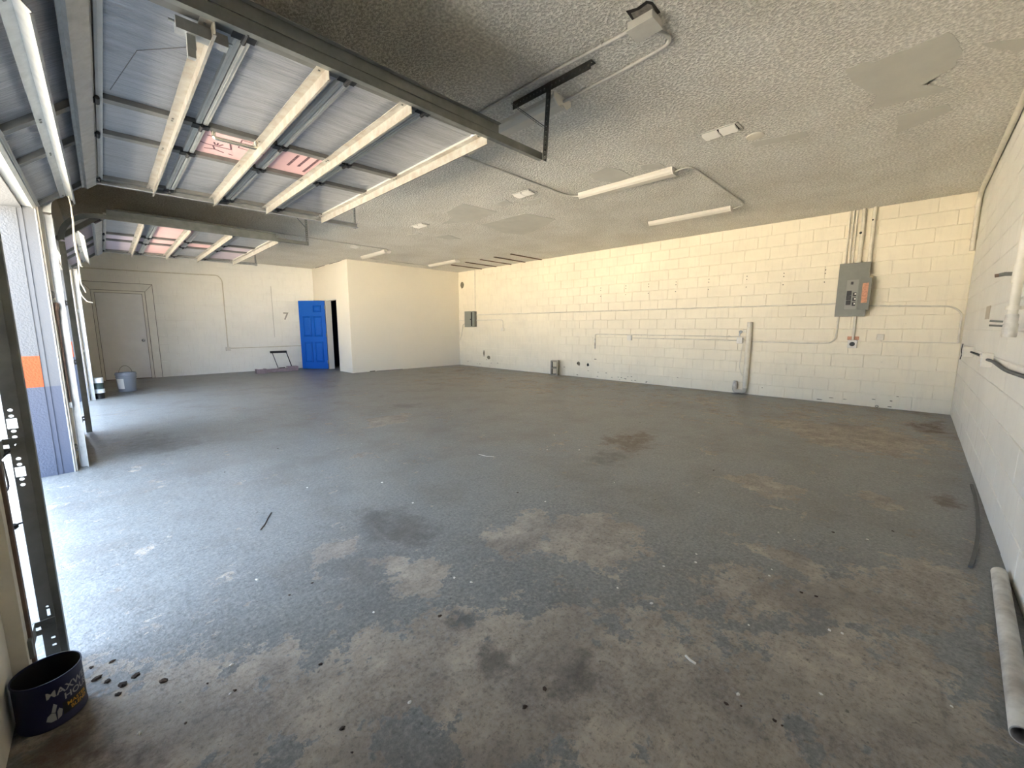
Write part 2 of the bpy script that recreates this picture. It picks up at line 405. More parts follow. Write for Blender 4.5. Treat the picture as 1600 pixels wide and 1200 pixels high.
BARE = [  # worn places traced from the photograph, laid on the ground plane
    [(-60, 1300), (100, 1075), (300, 1035), (470, 1015), (610, 965), (760, 965), (900, 965), (1040, 957), (1100, 982), (1180, 1002), (1300, 978), (1420, 1002), (1560, 1012), (1680, 1300)],
    [(1110, 905), (1160, 882), (1250, 906), (1330, 902), (1420, 880), (1490, 885), (1520, 940), (1490, 1000), (1400, 985), (1300, 962), (1200, 946), (1130, 932)],
    [(1125, 745), (1180, 740), (1255, 765), (1240, 785), (1180, 770)], [(1328, 760), (1400, 780), (1420, 800), (1380, 800)],
    [(1130, 835), (1200, 840), (1260, 870), (1300, 900), (1250, 900), (1190, 870)], [(740, 830), (800, 815), (850, 790), (870, 830), (820, 870), (760, 860)],
    [(860, 815), (940, 800), (1010, 820), (1000, 860), (940, 900), (880, 880), (850, 850)], [(1225, 800), (1260, 800), (1255, 830), (1230, 830)],
    [(480, 850), (560, 840), (560, 865), (500, 880)], [(610, 870), (700, 880), (690, 930), (620, 930)], [(575, 655), (640, 645), (640, 660), (580, 668)],
    [(1180, 655), (1330, 660), (1480, 690), (1440, 720), (1300, 700)]]
PAINT = [[(578, 1125), (660, 1105), (705, 1140), (730, 1195), (640, 1230), (590, 1195)], [(410, 1160), (470, 1145), (480, 1195), (420, 1215)],
         [(1225, 1115), (1265, 1110), (1285, 1150), (1300, 1190), (1255, 1175)], [(740, 905), (900, 900), (1080, 915), (1300, 960), (1600, 1010), (1560, 1030), (1300, 985), (1100, 965), (900, 960), (760, 955)],
         [(950, 780), (1100, 760), (1250, 790), (1300, 850), (1200, 850), (1000, 800)]]
GRIME_SHADE = [[(725, 1005), (770, 985), (800, 1010), (812, 1065), (780, 1090), (745, 1055)], [(850, 1030), (950, 1005), (935, 1080), (880, 1115), (835, 1085)],
         [(1040, 985), (1090, 990), (1110, 1020), (1070, 1040)], [(530, 795), (640, 785), (700, 830), (690, 860), (560, 850)], [(690, 940), (760, 950), (760, 990), (690, 985)],
         [(905, 716), (930, 702), (975, 706), (995, 716), (960, 730), (915, 728)], [(150, 690), (250, 670), (350, 690), (250, 715), (160, 712)], [(0, 1130), (140, 1080), (250, 1100), (120, 1230), (0, 1230)],  # one patch here paints the pillar's soft floor shadow into the colour
         [(1478, 885), (1522, 878), (1492, 898), (1530, 930), (1562, 957), (1540, 952), (1498, 926)], [(600, 632), (665, 628), (660, 638), (610, 640)], [(150, 612), (240, 604), (240, 614), (160, 626)]]
RUST = [[(20, 1160), (140, 1120), (300, 1180), (200, 1230), (20, 1230)], [(935, 682), (1000, 671), (1036, 680), (1030, 696), (1000, 713), (970, 703), (930, 692)], [(1440, 775), (1480, 770), (1520, 795), (1480, 800)],
        [(1400, 662), (1480, 655), (1490, 680), (1440, 678)]]
def build_floor():
    nx, ny = 176, 280
    xs = np.linspace(-0.22, XB + 0.05, nx + 1); ys = np.linspace(-0.05, YF + 0.06, ny + 1)
    X, Y = np.meshgrid(xs, ys, indexing='ij'); P = np.stack([X.ravel(), Y.ravel()], 1)
    verts = np.concatenate([P, np.zeros((len(P), 1))], 1)
    i, j = np.meshgrid(np.arange(nx), np.arange(ny), indexing='ij'); k = (i * (ny + 1) + j).ravel()
    faces = np.stack([k, k + ny + 1, k + ny + 2, k + 1], 1)
    me = bpy.data.meshes.new('floor'); me.from_pydata(verts.tolist(), [], faces.tolist()); me.update()
    def field(polys, soft, base):
        f = np.zeros(len(P)) + base
        for pp in polys:
            q = floor_poly(pp); sz = max(0.05, min(0.35, 0.25 * min(np.ptp([a for a, _ in q]), np.ptp([b for _, b in q]))))
            f = np.maximum(f, np.clip(seg_dist(P, q) / max(sz, 0.06), -1, 1) * soft)
        return f
    bare = field(BARE, 0.55, (-0.34 + 0.27 * np.clip((P[:, 0] - 5.0) / 2.4, 0, 1))); pt = field(PAINT, 0.8, -0.8)  # tan also rises towards the long wall, painting in its warm reflection
    bare = np.where(pt > -0.4, np.minimum(bare, -pt * 0.7), bare)
    for nm, a in (('bare', bare), ('grime_shade', field(GRIME_SHADE, 0.62, -0.55)), ('rust', field(RUST, 0.7, -0.9))):
        at = me.attributes.new(nm, 'FLOAT', 'POINT'); at.data.foreach_set('value', a.astype(np.float32))
    o = put('floor', me, M_FLOOR); tag(o, kind='structure'); return o
floor = build_floor()
tag(MB().box((-0.22, -0.2, -0.12), (XB + 0.2, YF + 0.2, -0.004)).build('floor_slab', M_DUST, floor), kind='structure')
tag(MB().box((-60, -45, -0.16), (-0.22, 60, -0.02)).box((-0.22, -45, -0.16), (60, 60, -0.12)).build('ground_outside', M_DUST), kind='structure')

# ------------------------------------------------------------------ walls of painted block
def block_mesh(axis, sgn, ln, hh, t=0.03, c=0.004):
    """one block face: chamfered slab, local u along the wall, v up, depth towards the room"""
    a, h = ln / 2, hh / 2
    V = [(-a, -h, -t), (a, -h, -t), (a, h, -t), (-a, h, -t), (-a, -h, -c), (a, -h, -c), (a, h, -c), (-a, h, -c),
         (-a + c, -h + c, 0), (a - c, -h + c, 0), (a - c, h - c, 0), (-a + c, h - c, 0)]
    F = [(0, 1, 5, 4), (1, 2, 6, 5), (2, 3, 7, 6), (3, 0, 4, 7), (4, 5, 9, 8), (5, 6, 10, 9), (6, 7, 11, 10), (7, 4, 8, 11), (8, 9, 10, 11), (0, 3, 2, 1)]
    W = [((sgn * n, u, v) if axis == 'x' else (u, sgn * n, v)) for u, v, n in V]
    return W, F

def block_wall(name, axis, val, sgn, u0, u1, m, holes=(), back=0.2, slabs=None):
    """axis-aligned wall whose face is axis = val; sgn points into the room"""
    mb = MB()
    for a, b, z0, z1 in (slabs or [(u0, u1, 0, H)]):
        if axis == 'x': mb.box((val - sgn * 0.006, a, z0), (val - sgn * back, b, z1))
        else: mb.box((a, val - sgn * 0.006, z0), (b, val - sgn * back, z1))
    wall = mb.build(name, m); tag(wall, kind='structure')
    spots = []
    for k in range(15):
        z0 = k * CRS; z1 = z0 + CRS
        s = u0 - (BLK / 2 if k % 2 else 0)
        while s < u1 - 0.02:
            a, b = max(s, u0), min(s + BLK, u1); s += BLK
            segs = [(a, b)]
            for (h0, h1, hz0, hz1) in holes:
                if z0 < hz1 - 0.03 and z1 > hz0 + 0.03:
                    new = []
                    for p, q in segs:
                        if q <= h0 or p >= h1: new.append((p, q))
                        else:
                            if p < h0: new.append((p, h0))
                            if q > h1: new.append((h1, q))
                    segs = new
            for p, q in segs:
                if q - p > 0.03: spots.append((p, q, z0))
    def score(t):
        u, z = (t[0] + t[1]) / 2, t[2] + CRS / 2
        P = Vector((val, u, z)) if axis == 'x' else Vector((u, val, z))
        d = P - CAM; f = d.dot(FW)
        if f <= 0.05: return -1
        X, Y = 800 + FPX * d.dot(RT) / f, 600 - FPX * d.dot(UP) / f
        inside = -30 < X < 1630 and -30 < Y < 1230
        return (abs(d[0] if axis == 'x' else d[1]) / d.length ** 3) * (t[1] - t[0]) * (1 if inside else 0.001)
    spots.sort(key=score, reverse=True)
    cache = {}; rest = MB()
    for i, (p, q, z0) in enumerate(spots):
        ln, hh = q - p - 0.003, CRS - 0.006
        r = (rng.random() - 0.5) * 0.002
        u, z = (p + q) / 2, z0 + CRS / 2
        W, F = block_mesh(axis, sgn, ln, hh)
        off = (val + r, u, z) if axis == 'x' else (u, val + r, z)
        if i < 290:
            key = round(ln, 3)
            if key not in cache:
                me = bpy.data.meshes.new('block'); me.from_pydata(W, [], F); me.update()
                bm = bmesh.new(); bm.from_mesh(me); bmesh.ops.recalc_face_normals(bm, faces=bm.faces); bm.to_mesh(me); bm.free()
                me.materials.append(m); cache[key] = me
            o = bpy.data.objects.new('block', cache[key]); COL.objects.link(o); o.parent = wall; o.location = off
        else:
            rest.add([tuple(a + b for a, b in zip(v, off)) for v in W], F)
    if rest.v: tag(rest.build('block_courses', m, wall), kind='stuff')
    return wall

wall_right = block_wall('wall_right', 'x', XB, -1, 0.0, YP, M_BLOCK, slabs=[(-0.2, YF + 0.2, 0, H)])
DX0, DX1, DZ = 0.225, 1.045, 2.06
wall_far = block_wall('wall_far', 'y', YF, -1, 0.0, XP, M_BLOCKF, holes=[(DX0 - 0.05, DX1 + 0.05, 0, DZ + 0.05)],
                      slabs=[(-0.22, DX0 - 0.05, 0, H), (DX1 + 0.05, XB, 0, H), (DX0 - 0.05, DX1 + 0.05, DZ + 0.05, H)])
wall_near = block_wall('wall_near', 'y', 0.0, 1, 0.0, XB, M_BLOCKN, slabs=[(-0.22, XB + 0.2, 0, H)])

M_BEAD = mat('bead_paint', (0.34, 0.34, 0.335), 0.6)
# garage-door wall (two big openings)
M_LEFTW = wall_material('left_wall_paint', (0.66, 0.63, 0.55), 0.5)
mb = MB()
for a, b, f in ((-0.2, OPEN1[0], -0.025), (OPEN1[1], OPEN2[0], 0.0), (OPEN2[1], YF + 0.2, 0.0)): mb.box((-0.20, a, 0), (f, b, H))
for a, b in (OPEN1, OPEN2): mb.box((-0.20, a, OPZ), (0.0, b, H))
wall_left = mb.build('wall_left', M_LEFTW); tag(wall_left, kind='structure')
for (a, b) in (OPEN1, OPEN2):
    # painted stucco outside, smooth jamb liners with stop beads inside the opening, stained wood edge
    for y, s in ((b, -1), (a, 1)):
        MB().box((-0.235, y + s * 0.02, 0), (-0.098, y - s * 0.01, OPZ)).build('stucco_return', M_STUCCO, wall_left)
        MB().box((-0.098, y + s * 0.014, 0), (-0.068, y - s * 0.008, OPZ)).build('door_stop_or_backing', M_JAMB, wall_left)
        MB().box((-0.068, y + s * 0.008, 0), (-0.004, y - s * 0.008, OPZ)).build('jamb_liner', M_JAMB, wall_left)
        MB().box((-0.004, y + s * 0.012, 0), (0.004, y - s * 0.004, OPZ)).build('corner_bead', M_BEAD, wall_left)
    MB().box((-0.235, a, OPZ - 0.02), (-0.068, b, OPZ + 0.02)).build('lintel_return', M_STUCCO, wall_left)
    MB().box((0.0, a - 0.10, OPZ + 0.09), (0.025, b + 0.10, OPZ + 0.23)).build('header_board', M_CREAM, wall_left)
MB().box((-0.025, 2.455, 0), (0.02, 2.485, OPZ)).build('jamb_board', M_JAMBW, wall_left)
MB().box((-0.025, 2.405, 0), (0.012, 2.453, OPZ)).build('jamb_board', M_CREAM, wall_left)
MB().box((0.0, 5.53, 0), (0.016, 5.60, OPZ + 0.1)).build('jamb_board', M_CREAM, wall_left)
MB().box((0.0, 7.22, 0), (0.016, 7.29, OPZ + 0.1)).build('jamb_board', M_CREAM, wall_left)
MB().box((0.0, 10.43, 0), (0.016, 10.5, OPZ + 0.1)).build('jamb_board', M_CREAM, wall_left)
for a, b in ((-0.2, OPEN1[0]), (OPEN1[1], OPEN2[0]), (OPEN2[1], YF + 0.2)):
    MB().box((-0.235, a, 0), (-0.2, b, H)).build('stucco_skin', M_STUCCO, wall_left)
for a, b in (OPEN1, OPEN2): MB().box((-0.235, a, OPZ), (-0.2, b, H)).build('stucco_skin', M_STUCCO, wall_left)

# partition room
mb = MB(); T = 0.14; BY0, BY1, BZ = 12.25, 13.05, 2.05
mb.box((XP, YP, 0), (XB, YP + T, H)); mb.box((XP, YP + T, 0), (XP + T, BY0, H)); mb.box((XP, BY1, 0), (XP + T, YF, H)); mb.box((XP, BY0, BZ), (XP + T, BY1, H))
wall_part = mb.build('wall_partition', M_PLASTER); tag(wall_part, kind='structure')
MB().box((XP + T, YP + T, 0), (XP + T + 0.006, BY0 - 0.05, H)).build('dark_room_lining', M_NAVY, wall_part)
MB().box((XP + T + 0.01, YF - 0.03, 0), (XB, YF - 0.012, H)).box((XP + T + 0.02, YP + T, 0), (XB, YP + T + 0.006, H)).box((XB - 0.03, YP + T, 0), (XB - 0.012, YF, H)).build('dark_room_lining', M_NAVY, wall_part)  # navy lining added on all inner walls to make the room dark
# drywall edge lines at the top of the partition
M_SEAM = mat('drywall_gap', (0.10, 0.085, 0.07), 0.9)
MB().box((XP - 0.003, 11.75, H - 0.012), (XP + 0.01, 12.6, H)).build('ceiling_gap', M_SEAM, wall_part)
MB().box((XP - 0.003, 12.95, H - 0.012), (XP + 0.01, 13.7, H)).build('ceiling_gap', M_SEAM, wall_part)
MB().box((5.55, YP - 0.002, 0.0), (5.72, YP + 0.01, 0.022)).build('floor_gap', M_SEAM, wall_part)
MB().box((5.75, YP - 0.002, 0.0), (6.6, YP + 0.01, 0.010)).build('floor_gap', M_SEAM, wall_part)

# ceiling
mb = MB().box((-0.2, -0.2, H), (XB + 0.2, YF + 0.2, H + 0.15)); ceiling = mb.build('ceiling', M_CEIL); tag(ceiling, kind='structure')
def patch(poly, th=0.003, jit=0.02):
    q = []
    n = len(poly)
    for i in range(n):
        a, b = Vector(poly[i]), Vector(poly[(i + 1) % n])
        for t in (0, 0.25, 0.5, 0.75):
            c = a.lerp(b, t); q.append((c.x + random.uniform(-jit, jit), c.y + random.uniform(-jit, jit)))
    mb = MB(); n = len(q)
    mb.add([(x, y, H + 0.001) for x, y in q] + [(x, y, H - th) for x, y in q], [tuple(range(n, 2 * n))] + [(i, (i + 1) % n, n + (i + 1) % n, n + i) for i in range(n)])
    return mb.build('plaster_patch', M_PATCH, ceiling)
def cp(pp): return [tuple(px(a, b, 2, H)[:2]) for a, b in pp]
for pp in ([(722, 318), (778, 331), (760, 338), (742, 345), (690, 350), (708, 340), (697, 331)],
           [(752, 351), (800, 338), (823, 333), (868, 343), (848, 355), (818, 366), (788, 364)],
           [(1321, 108), (1345, 98), (1365, 98), (1420, 75), (1480, 50), (1503, 72), (1496, 100), (1455, 128), (1430, 132), (1490, 138), (1400, 162), (1360, 170), (1372, 148), (1340, 136)],
           [(1400, 182), (1480, 162), (1488, 172), (1402, 208)], [(921, 272), (945, 262), (968, 264), (990, 276), (960, 285), (930, 282)], [(1000, 258), (1030, 254), (1040, 262), (1005, 266)],
           [(775, 318), (790, 312), (803, 318), (785, 322)], [(815, 316), (845, 309), (842, 318), (820, 319)], [(680, 370), (700, 367), (720, 373), (700, 374)], [(634, 368), (655, 364), (660, 367), (640, 369)],
           [(1530, 70), (1600, 58), (1640, 62), (1590, 80)], [(1175, 222), (1260, 205), (1262, 212), (1180, 230)]):
    patch(cp(pp), jit=0.012)
# ragged hole where the junction box hangs
hole = cp([(978, 17), (995, 12), (1010, 1), (1020, 3), (1032, 19), (1012, 32), (990, 34)])
mb = MB(); n = len(hole); mb.add([(x, y, H - 0.002) for x, y in hole] + [(x, y, H + 0.002) for x, y in hole], [tuple(range(n))] + [(i, (i + 1) % n, n + (i + 1) % n, n + i) for i in range(n)])
mb.build('broken_hole', M_DARKIN, ceiling)
hole2 = cp([(986, 20), (1000, 14), (1012, 5), (1018, 7), (1026, 20), (1010, 30), (992, 31)])
mb = MB(); n = len(hole2); mb.add([(x, y, H - 0.003) for x, y in hole2] + [(x, y, H) for x, y in hole2], [tuple(range(n))] + [(i, (i + 1) % n, n + (i + 1) % n, n + i) for i in range(n)])
mb.build('broken_hole', mat('exposed_lath', (0.26, 0.235, 0.20), 0.95, 0, 0.5, 30), ceiling)
for i, y in enumerate((10.22, 9.56, 8.93, 8.38, 7.78)):
    MB().box((7.60, y - 0.022, H - 0.018), (8.76, y + 0.022, H + 0.002)).build('furring_strip', M_WOOD, ceiling)

# far wall door, recessed in a broad mitred casing
d1 = MB().box((DX0 - 0.05, YF - 0.002, 0), (DX0, YF + 0.1, DZ + 0.05)).box((DX1, YF - 0.002, 0), (DX1 + 0.05, YF + 0.1, DZ + 0.05)).box((DX0, YF - 0.002, DZ), (DX1, YF + 0.1, DZ + 0.05)).build('door_1', M_CASING)
tag(d1, 'white steel exit door in a broad mitred casing on the far wall', kind='structure')
MB().box((DX0 - 0.06, YF + 0.056, -0.02), (DX1 + 0.06, YF + 0.15, DZ + 0.06)).build('door_stop_or_backing', M_DARKIN, d1)  # dark backing slab added to stop light leaking round the door
MB().box((DX0 + 0.004, YF + 0.012, 0.008), (DX1 - 0.004, YF + 0.055, DZ - 0.004)).build('door_leaf', M_WHITED, d1)
MB().lathe((DX1 - 0.075, YF + 0.012, 0.935), [(0.0, -0.06), (0.02, -0.058), (0.028, -0.045), (0.022, -0.03), (0.012, -0.02), (0.034, -0.008), (0.034, 0.0)], 16, 'y').build('door_knob', M_STEEL, d1)
CW = 0.185; i0, i1, it = DX0 - 0.055, DX1 + 0.055, DZ + 0.055
def quad_board(name, pts, m, parent, y0, y1):
    mb = MB(); n = len(pts); mb.add([(x, y0, z) for x, z in pts] + [(x, y1, z) for x, z in pts], [tuple(range(n)), tuple(range(n, 2 * n))] + [(i, (i + 1) % n, n + (i + 1) % n, n + i) for i in range(n)])
    return mb.build(name, m, parent)
g_ = 0.004
quad_board('casing_board', [(i1 + g_, 0), (i1 + CW - 0.04, 0), (i1 + CW - 0.04, it + CW - 0.012), (i1 + g_, it)], M_CASING, d1, YF - 0.02, YF)
quad_board('casing_board', [(i0 - g_, 0), (i0 - CW + 0.04, 0), (i0 - CW + 0.04, it + CW - 0.012), (i0 - g_, it)], M_CASING, d1, YF - 0.02, YF)
quad_board('casing_board', [(i0 - g_, it + g_), (i1 + g_, it + g_), (i1 + CW - 0.042, it + CW - 0.006), (i0 - CW + 0.042, it + CW - 0.006)], M_CASING, d1, YF - 0.02, YF)

for (x0, x1, z0, z1) in ((i1 - 0.001, i1 + 0.005, 0, it), (i0 - 0.005, i0 + 0.001, 0, it), (i0, i1, it - 0.001, it + 0.005), (i1 + CW - 0.04, i1 + CW - 0.032, 0, it + CW), (i0 - CW + 0.04, i1 + CW - 0.032, it + CW - 0.006, it + CW + 0.002)):
    MB().box((x0, YF - 0.0215, z0), (x1, YF + 0.001, z1)).build('dark_joint_line', M_SEAM, d1)  # dark strips put in to give the casing joints shaded depth
for (x0, x1, z0, z1) in ((DX0 - 0.002, DX0 + 0.004, 0, DZ), (DX1 - 0.004, DX1 + 0.002, 0, DZ), (DX0, DX1, DZ - 0.004, DZ + 0.002), (DX0, DX1, 0, 0.012)):
    MB().box((x0, YF - 0.004, z0), (x1, YF + 0.02, z1)).build('door_gap', M_SEAM, d1)
quad_board('dark_joint_line', [(i1, it), (i1 + 0.006, it), (i1 + CW - 0.036, it + CW - 0.008), (i1 + CW - 0.044, it + CW - 0.008)], M_SEAM, d1, YF - 0.0213, YF)
quad_board('dark_joint_line', [(i0, it), (i0 - 0.006, it), (i0 - CW + 0.036, it + CW - 0.008), (i0 - CW + 0.044, it + CW - 0.008)], M_SEAM, d1, YF - 0.0213, YF)
# blue door standing open at the partition doorway
d2 = MB().box((XP - 0.014, BY1 - 0.02, 0), (XP + T + 0.01, BY1 + 0.035, BZ + 0.035)).box((XP - 0.004, BY0 - 0.02, 0), (XP + T + 0.004, BY0 + 0.012, BZ + 0.02)).box((XP - 0.004, BY0 + 0.012, BZ - 0.012), (XP + T + 0.004, BY1 - 0.02, BZ + 0.02)).build('door_2', M_WHITE)
tag(d2, 'bright blue six-panel door standing open at the partition doorway', kind='structure')
hp = Vector((XP - 0.035, BY1 - 0.01, 0)); dd = Vector((-0.685, 0.728, 0)).normalized(); nn = Vector((-dd.y, dd.x, 0))
if nn.dot(CAM - hp) < 0: nn = -nn
LW, LH = 0.79, 2.03
mb = MB(); mb.obox(hp + dd * LW / 2 + Vector((0, 0, LH / 2 + 0.01)), dd, nn, (0, 0, 1), LW / 2, 0.016, LH / 2)
leaf = mb.build('door_leaf', M_BLUE, d2)
fz = nn * 0.016
for (u0, u1) in ((0.11, 0.36), (0.43, 0.68)):
    for (z0, z1) in ((0.20, 0.82), (0.97, 1.58), (1.70, 1.90)):
        # raised panel in a sunk moulding
        c = hp + dd * ((u0 + u1) / 2) + fz + Vector((0, 0, (z0 + z1) / 2 + 0.01)); a, h = (u1 - u0) / 2, (z1 - z0) / 2
        V = []
        for (ia, ih, nd) in ((a, h, 0.0005), (a - 0.014, h - 0.014, 0.016), (a - 0.03, h - 0.03, 0.001), (a - 0.06, h - 0.06, 0.012)):
            V += [c + dd * (sx * ia) + Vector((0, 0, sz * ih)) + nn * nd for sx, sz in ((-1, -1), (1, -1), (1, 1), (-1, 1))]
        F = [(k * 4 + i, k * 4 + (i + 1) % 4, k * 4 + 4 + (i + 1) % 4, k * 4 + 4 + i) for k in range(3) for i in range(4)] + [(12, 13, 14, 15)]
        me = bpy.data.meshes.new('raised_panel'); me.from_pydata([tuple(v) for v in V], [], F); me.update(); put('raised_panel', me, M_BLUE, leaf)
MB().lathe((0, 0, 0), [(0, 0.06), (0.02, 0.058), (0.027, 0.042), (0.014, 0.02), (0.03, 0.006), (0.03, 0)], 14).build('door_knob', M_STEEL, leaf)
kn = leaf.children[-1]
for v in kn.data.vertices:
    p = v.co.copy(); v.co = hp + dd * (LW - 0.06) + fz + Vector((0, 0, 0.93)) + dd * p.x + Vector((0, 0, p.y)) + nn * p.z
for z in (0.22, 1.03, 1.85):
    mb = MB().obox(hp + Vector((0, 0, z)) - dd * 0.004 + nn * 0.008, dd, nn, (0, 0, 1), 0.010, 0.012, 0.05); mb.build('hinge', M_STEELD, d2)

# ------------------------------------------------------------------ overhead doors
def beam(mb, p0, p1, y0, y1, n0, n1, s0, s1, S, Nn, O):
    """box in section space: s along the height, n towards the room"""
    c = O + S * ((s0 + s1) / 2) + Nn * ((n0 + n1) / 2) + Vector((0, (y0 + y1) / 2, 0))
    return mb.obox(c, S, (0, 1, 0), Nn, abs(s1 - s0) / 2, (y1 - y0) / 2, abs(n1 - n0) / 2)

def ink_lines(parent, O, S, Nn, kind):
    """printing on a foam panel: O at the panel's corner, S along X, y along the door"""
    mb = MB()
    def bar(s0, y0, s1, y1, wd):
        a = O + S * s0 + Vector((0, y0, 0)) + Nn * 0.0008; b = O + S * s1 + Vector((0, y1, 0)) + Nn * 0.0008
        t = (b - a).normalized(); q = t.cross(Nn).normalized()
        mb.obox((a + b) / 2, t, q, Nn, (b - a).length / 2, wd / 2, 0.0004)
    if kind == 'house':
        for l in ((.03, .16, .16, .16), (.16, .16, .20, .33), (.20, .33, .05, .33), (.05, .33, .00, .30), (.09, .33, .11, .40), (.11, .40, .05, .42), (.11, .40, .17, .43), (.20, .43, .23, .44),
                  (.085, .26, .10, .31), (.11, .26, .11, .31), (.14, .27, .12, .31), (.22, .09, .23, .25), (.22, .09, .38, .11), (.23, .25, .40, .27), (.30, .10, .32, .26), (.25, .14, .28, .20), (.26, .18, .29, .15), (.33, .15, .38, .22), (.33, .21, .38, .16)):
            bar(l[0], l[1], l[2], l[3], 0.011 if l[0] < 0.21 else 0.008)
    else:
        for s, y0, y1, h in ((.13, .10, .34, .020), (.20, .08, .34, .020), (.27, .06, .42, .020), (.36, .20, .36, .012)):
            y = y0
            while y < y1:
                d = random.uniform(.014, .026); bar(s, y, s, y + d, h); y += d + .006
        y = .20
        while y < .45: bar(.41, y, .41, y + .026, .04); y += .034
        bar(.40, .06, .40, .14, .05)
    mb.build('printed_marks', M_INK, parent)

def overhead_door(label, y0, y1, zj, xs, cells):
    root = thing('overhead_door', label, 'garage door', (0, (y0 + y1) / 2, OPZ))
    P = [(0.005, OPZ + 0.005)] + [(x, zj + 0.03 * (x - xs[0]) / 2) for x in xs]
    yc = (y0 + y1) / 2; st = [(y0, y0 + 0.07), (yc - 0.32, yc - 0.26), (yc + 0.26, yc + 0.32), (y1 - 0.07, y1)]
    for k in range(len(P) - 1):
        O = Vector((P[k][0], 0, P[k][1])); E = Vector((P[k + 1][0], 0, P[k + 1][1])); S = (E - O); ln = S.length - 0.004; S.normalize()
        Nn = Vector((S.z, 0, -S.x))
        sec = beam(MB(), 0, 0, y0, y1, -0.050, -0.046, 0.002, ln, S, Nn, O).build('door_section', M_RAIL, root)
        # rails along both long edges
        for (a, b) in ((0.002, 0.030), (ln - 0.028, ln)):
            mb = MB(); beam(mb, 0, 0, y0, y1, -0.046, -0.002, a, b, S, Nn, O); beam(mb, 0, 0, y0, y1, -0.002, 0.002, a + 0.010, a + 0.014, S, Nn, O); mb.build('rail', M_RAIL, sec)
        # stiles
        for (a, b) in st: beam(MB(), 0, 0, a, b, -0.046, 0.003, 0.030, ln - 0.028, S, Nn, O).build('stile', M_STILE, sec)
        # insulation panels
        for i in range(3):
            a, b = st[i][1], st[i + 1][0]; kd = cells[k][i]
            m = {'f': M_FOIL, 'p': M_PINK, 'l': M_LAV, 'h': M_PINK, 't': M_PINK}[kd]
            nm = 'foil_panel' if kd == 'f' else 'foam_panel'
            fp = beam(MB(), 0, 0, a, b, -0.046, -0.026, 0.030, ln - 0.028, S, Nn, O).build(nm, m, sec)
            if kd in 'ht': ink_lines(sec, O + S * 0.03 + Vector((0, a, 0)) + Nn * -0.026, S, Nn, 'house' if kd == 'h' else 'text')
        # reinforcing struts: screwed flange, web and lip
        def strut(s, h=0.072):
            c = O + S * s; prof = [(-0.045, 0.003), (0.0, 0.003), (0.0, h), (-0.012, h), (-0.012, h - 0.003), (-0.003, h - 0.003), (-0.003, 0.006), (-0.045, 0.006)]
            mb = MB().extrude(prof, c + Vector((0, y0 - 0.005, 0)), S, Nn, (0, 1, 0), y1 - y0 + 0.01)
            mb.build('strut', M_STRUT if k else M_STEEL, sec)
            sb = MB()
            for a, b in st:
                for yy in (a + 0.012, b - 0.012): sb.obox(c + Vector((0, yy, 0)) - S * 0.025 + Nn * 0.008, S, (0, 1, 0), Nn, 0.005, 0.005, 0.003)
            sb.build('screw_row', M_STEELD, sec)
        if k == 0:
            strut(ln * 0.46, 0.08)
            mb = MB(); beam(mb, 0, 0, y0 - 0.005, y1 + 0.005, 0.003, 0.026, ln - 0.118, ln - 0.114, S, Nn, O); beam(mb, 0, 0, y0 - 0.005, y1 + 0.005, 0.024, 0.028, ln - 0.118, ln - 0.036, S, Nn, O); beam(mb, 0, 0, y0 - 0.005, y1 + 0.005, 0.003, 0.026, ln - 0.040, ln - 0.036, S, Nn, O); beam(mb, 0, 0, y0 - 0.005, y1 + 0.005, 0.003, 0.006, ln - 0.135, ln - 0.118, S, Nn, O)
            mb.build('strut', M_STEEL, sec)
        elif k < len(P) - 2: strut(ln - 0.115)
        else: strut(ln - 0.01)
        # hinges at the upper joint
        if k < len(P) - 2:
            for i, (a, b) in enumerate(st):
                mb = MB(); beam(mb, 0, 0, a - 0.004, b + 0.004, 0.002, 0.008, ln - 0.045, ln + 0.045, S, Nn, O)
                c = O + S * (ln + 0.002) + Nn * 0.012; mb.tube([c + Vector((0, a - 0.012, 0)), c + Vector((0, b + 0.012, 0))], 0.011, 8); mb.build('hinge', M_BLACK, sec)
        # rollers in the tracks
        for yy, s_ in ((y0, -1), (y1, 1)):
            c = O + S * (ln if k < len(P) - 2 else ln - 0.06) + Nn * 0.0; mb = MB().tube([c + Vector((0, yy - s_ * 0.10, 0)), c + Vector((0, yy + s_ * 0.02, 0))], 0.006, 8)
            mb.tube([c + Vector((0, yy + s_ * 0.012, 0)), c + Vector((0, yy + s_ * 0.030, 0))], 0.021, 14); mb.build('roller', M_STEEL, root)
    # rubber seal and its retainer along the bottom edge
    O = Vector((P[0][0], 0, P[0][1])); S = (Vector((P[1][0], 0, P[1][1])) - O).normalized(); Nn = Vector((S.z, 0, -S.x))
    mb = MB(); beam(mb, 0, 0, y0, y1, -0.055, 0.004, -0.022, 0.002, S, Nn, O); mb.build('bottom_seal', M_CREAM, root)
    return root, P, yc

XS = [0.385, 0.862, 1.325, 1.79, 2.265]
door_a, PA, yca = overhead_door('open sectional garage door nearest the camera, silver foil panels and pink prints overhead', 2.635, 5.585, 2.512, XS, ['fff', 'fff', 'fhf', 'ftf', 'fff'])
door_b, PBb, ycb = overhead_door('farther open sectional garage door with mostly pink and lavender foam panels', 7.42, 10.42, 2.545, [x + 0.035 for x in XS], ['lll', 'fll', 'ppp', 'fpf', 'fll'])
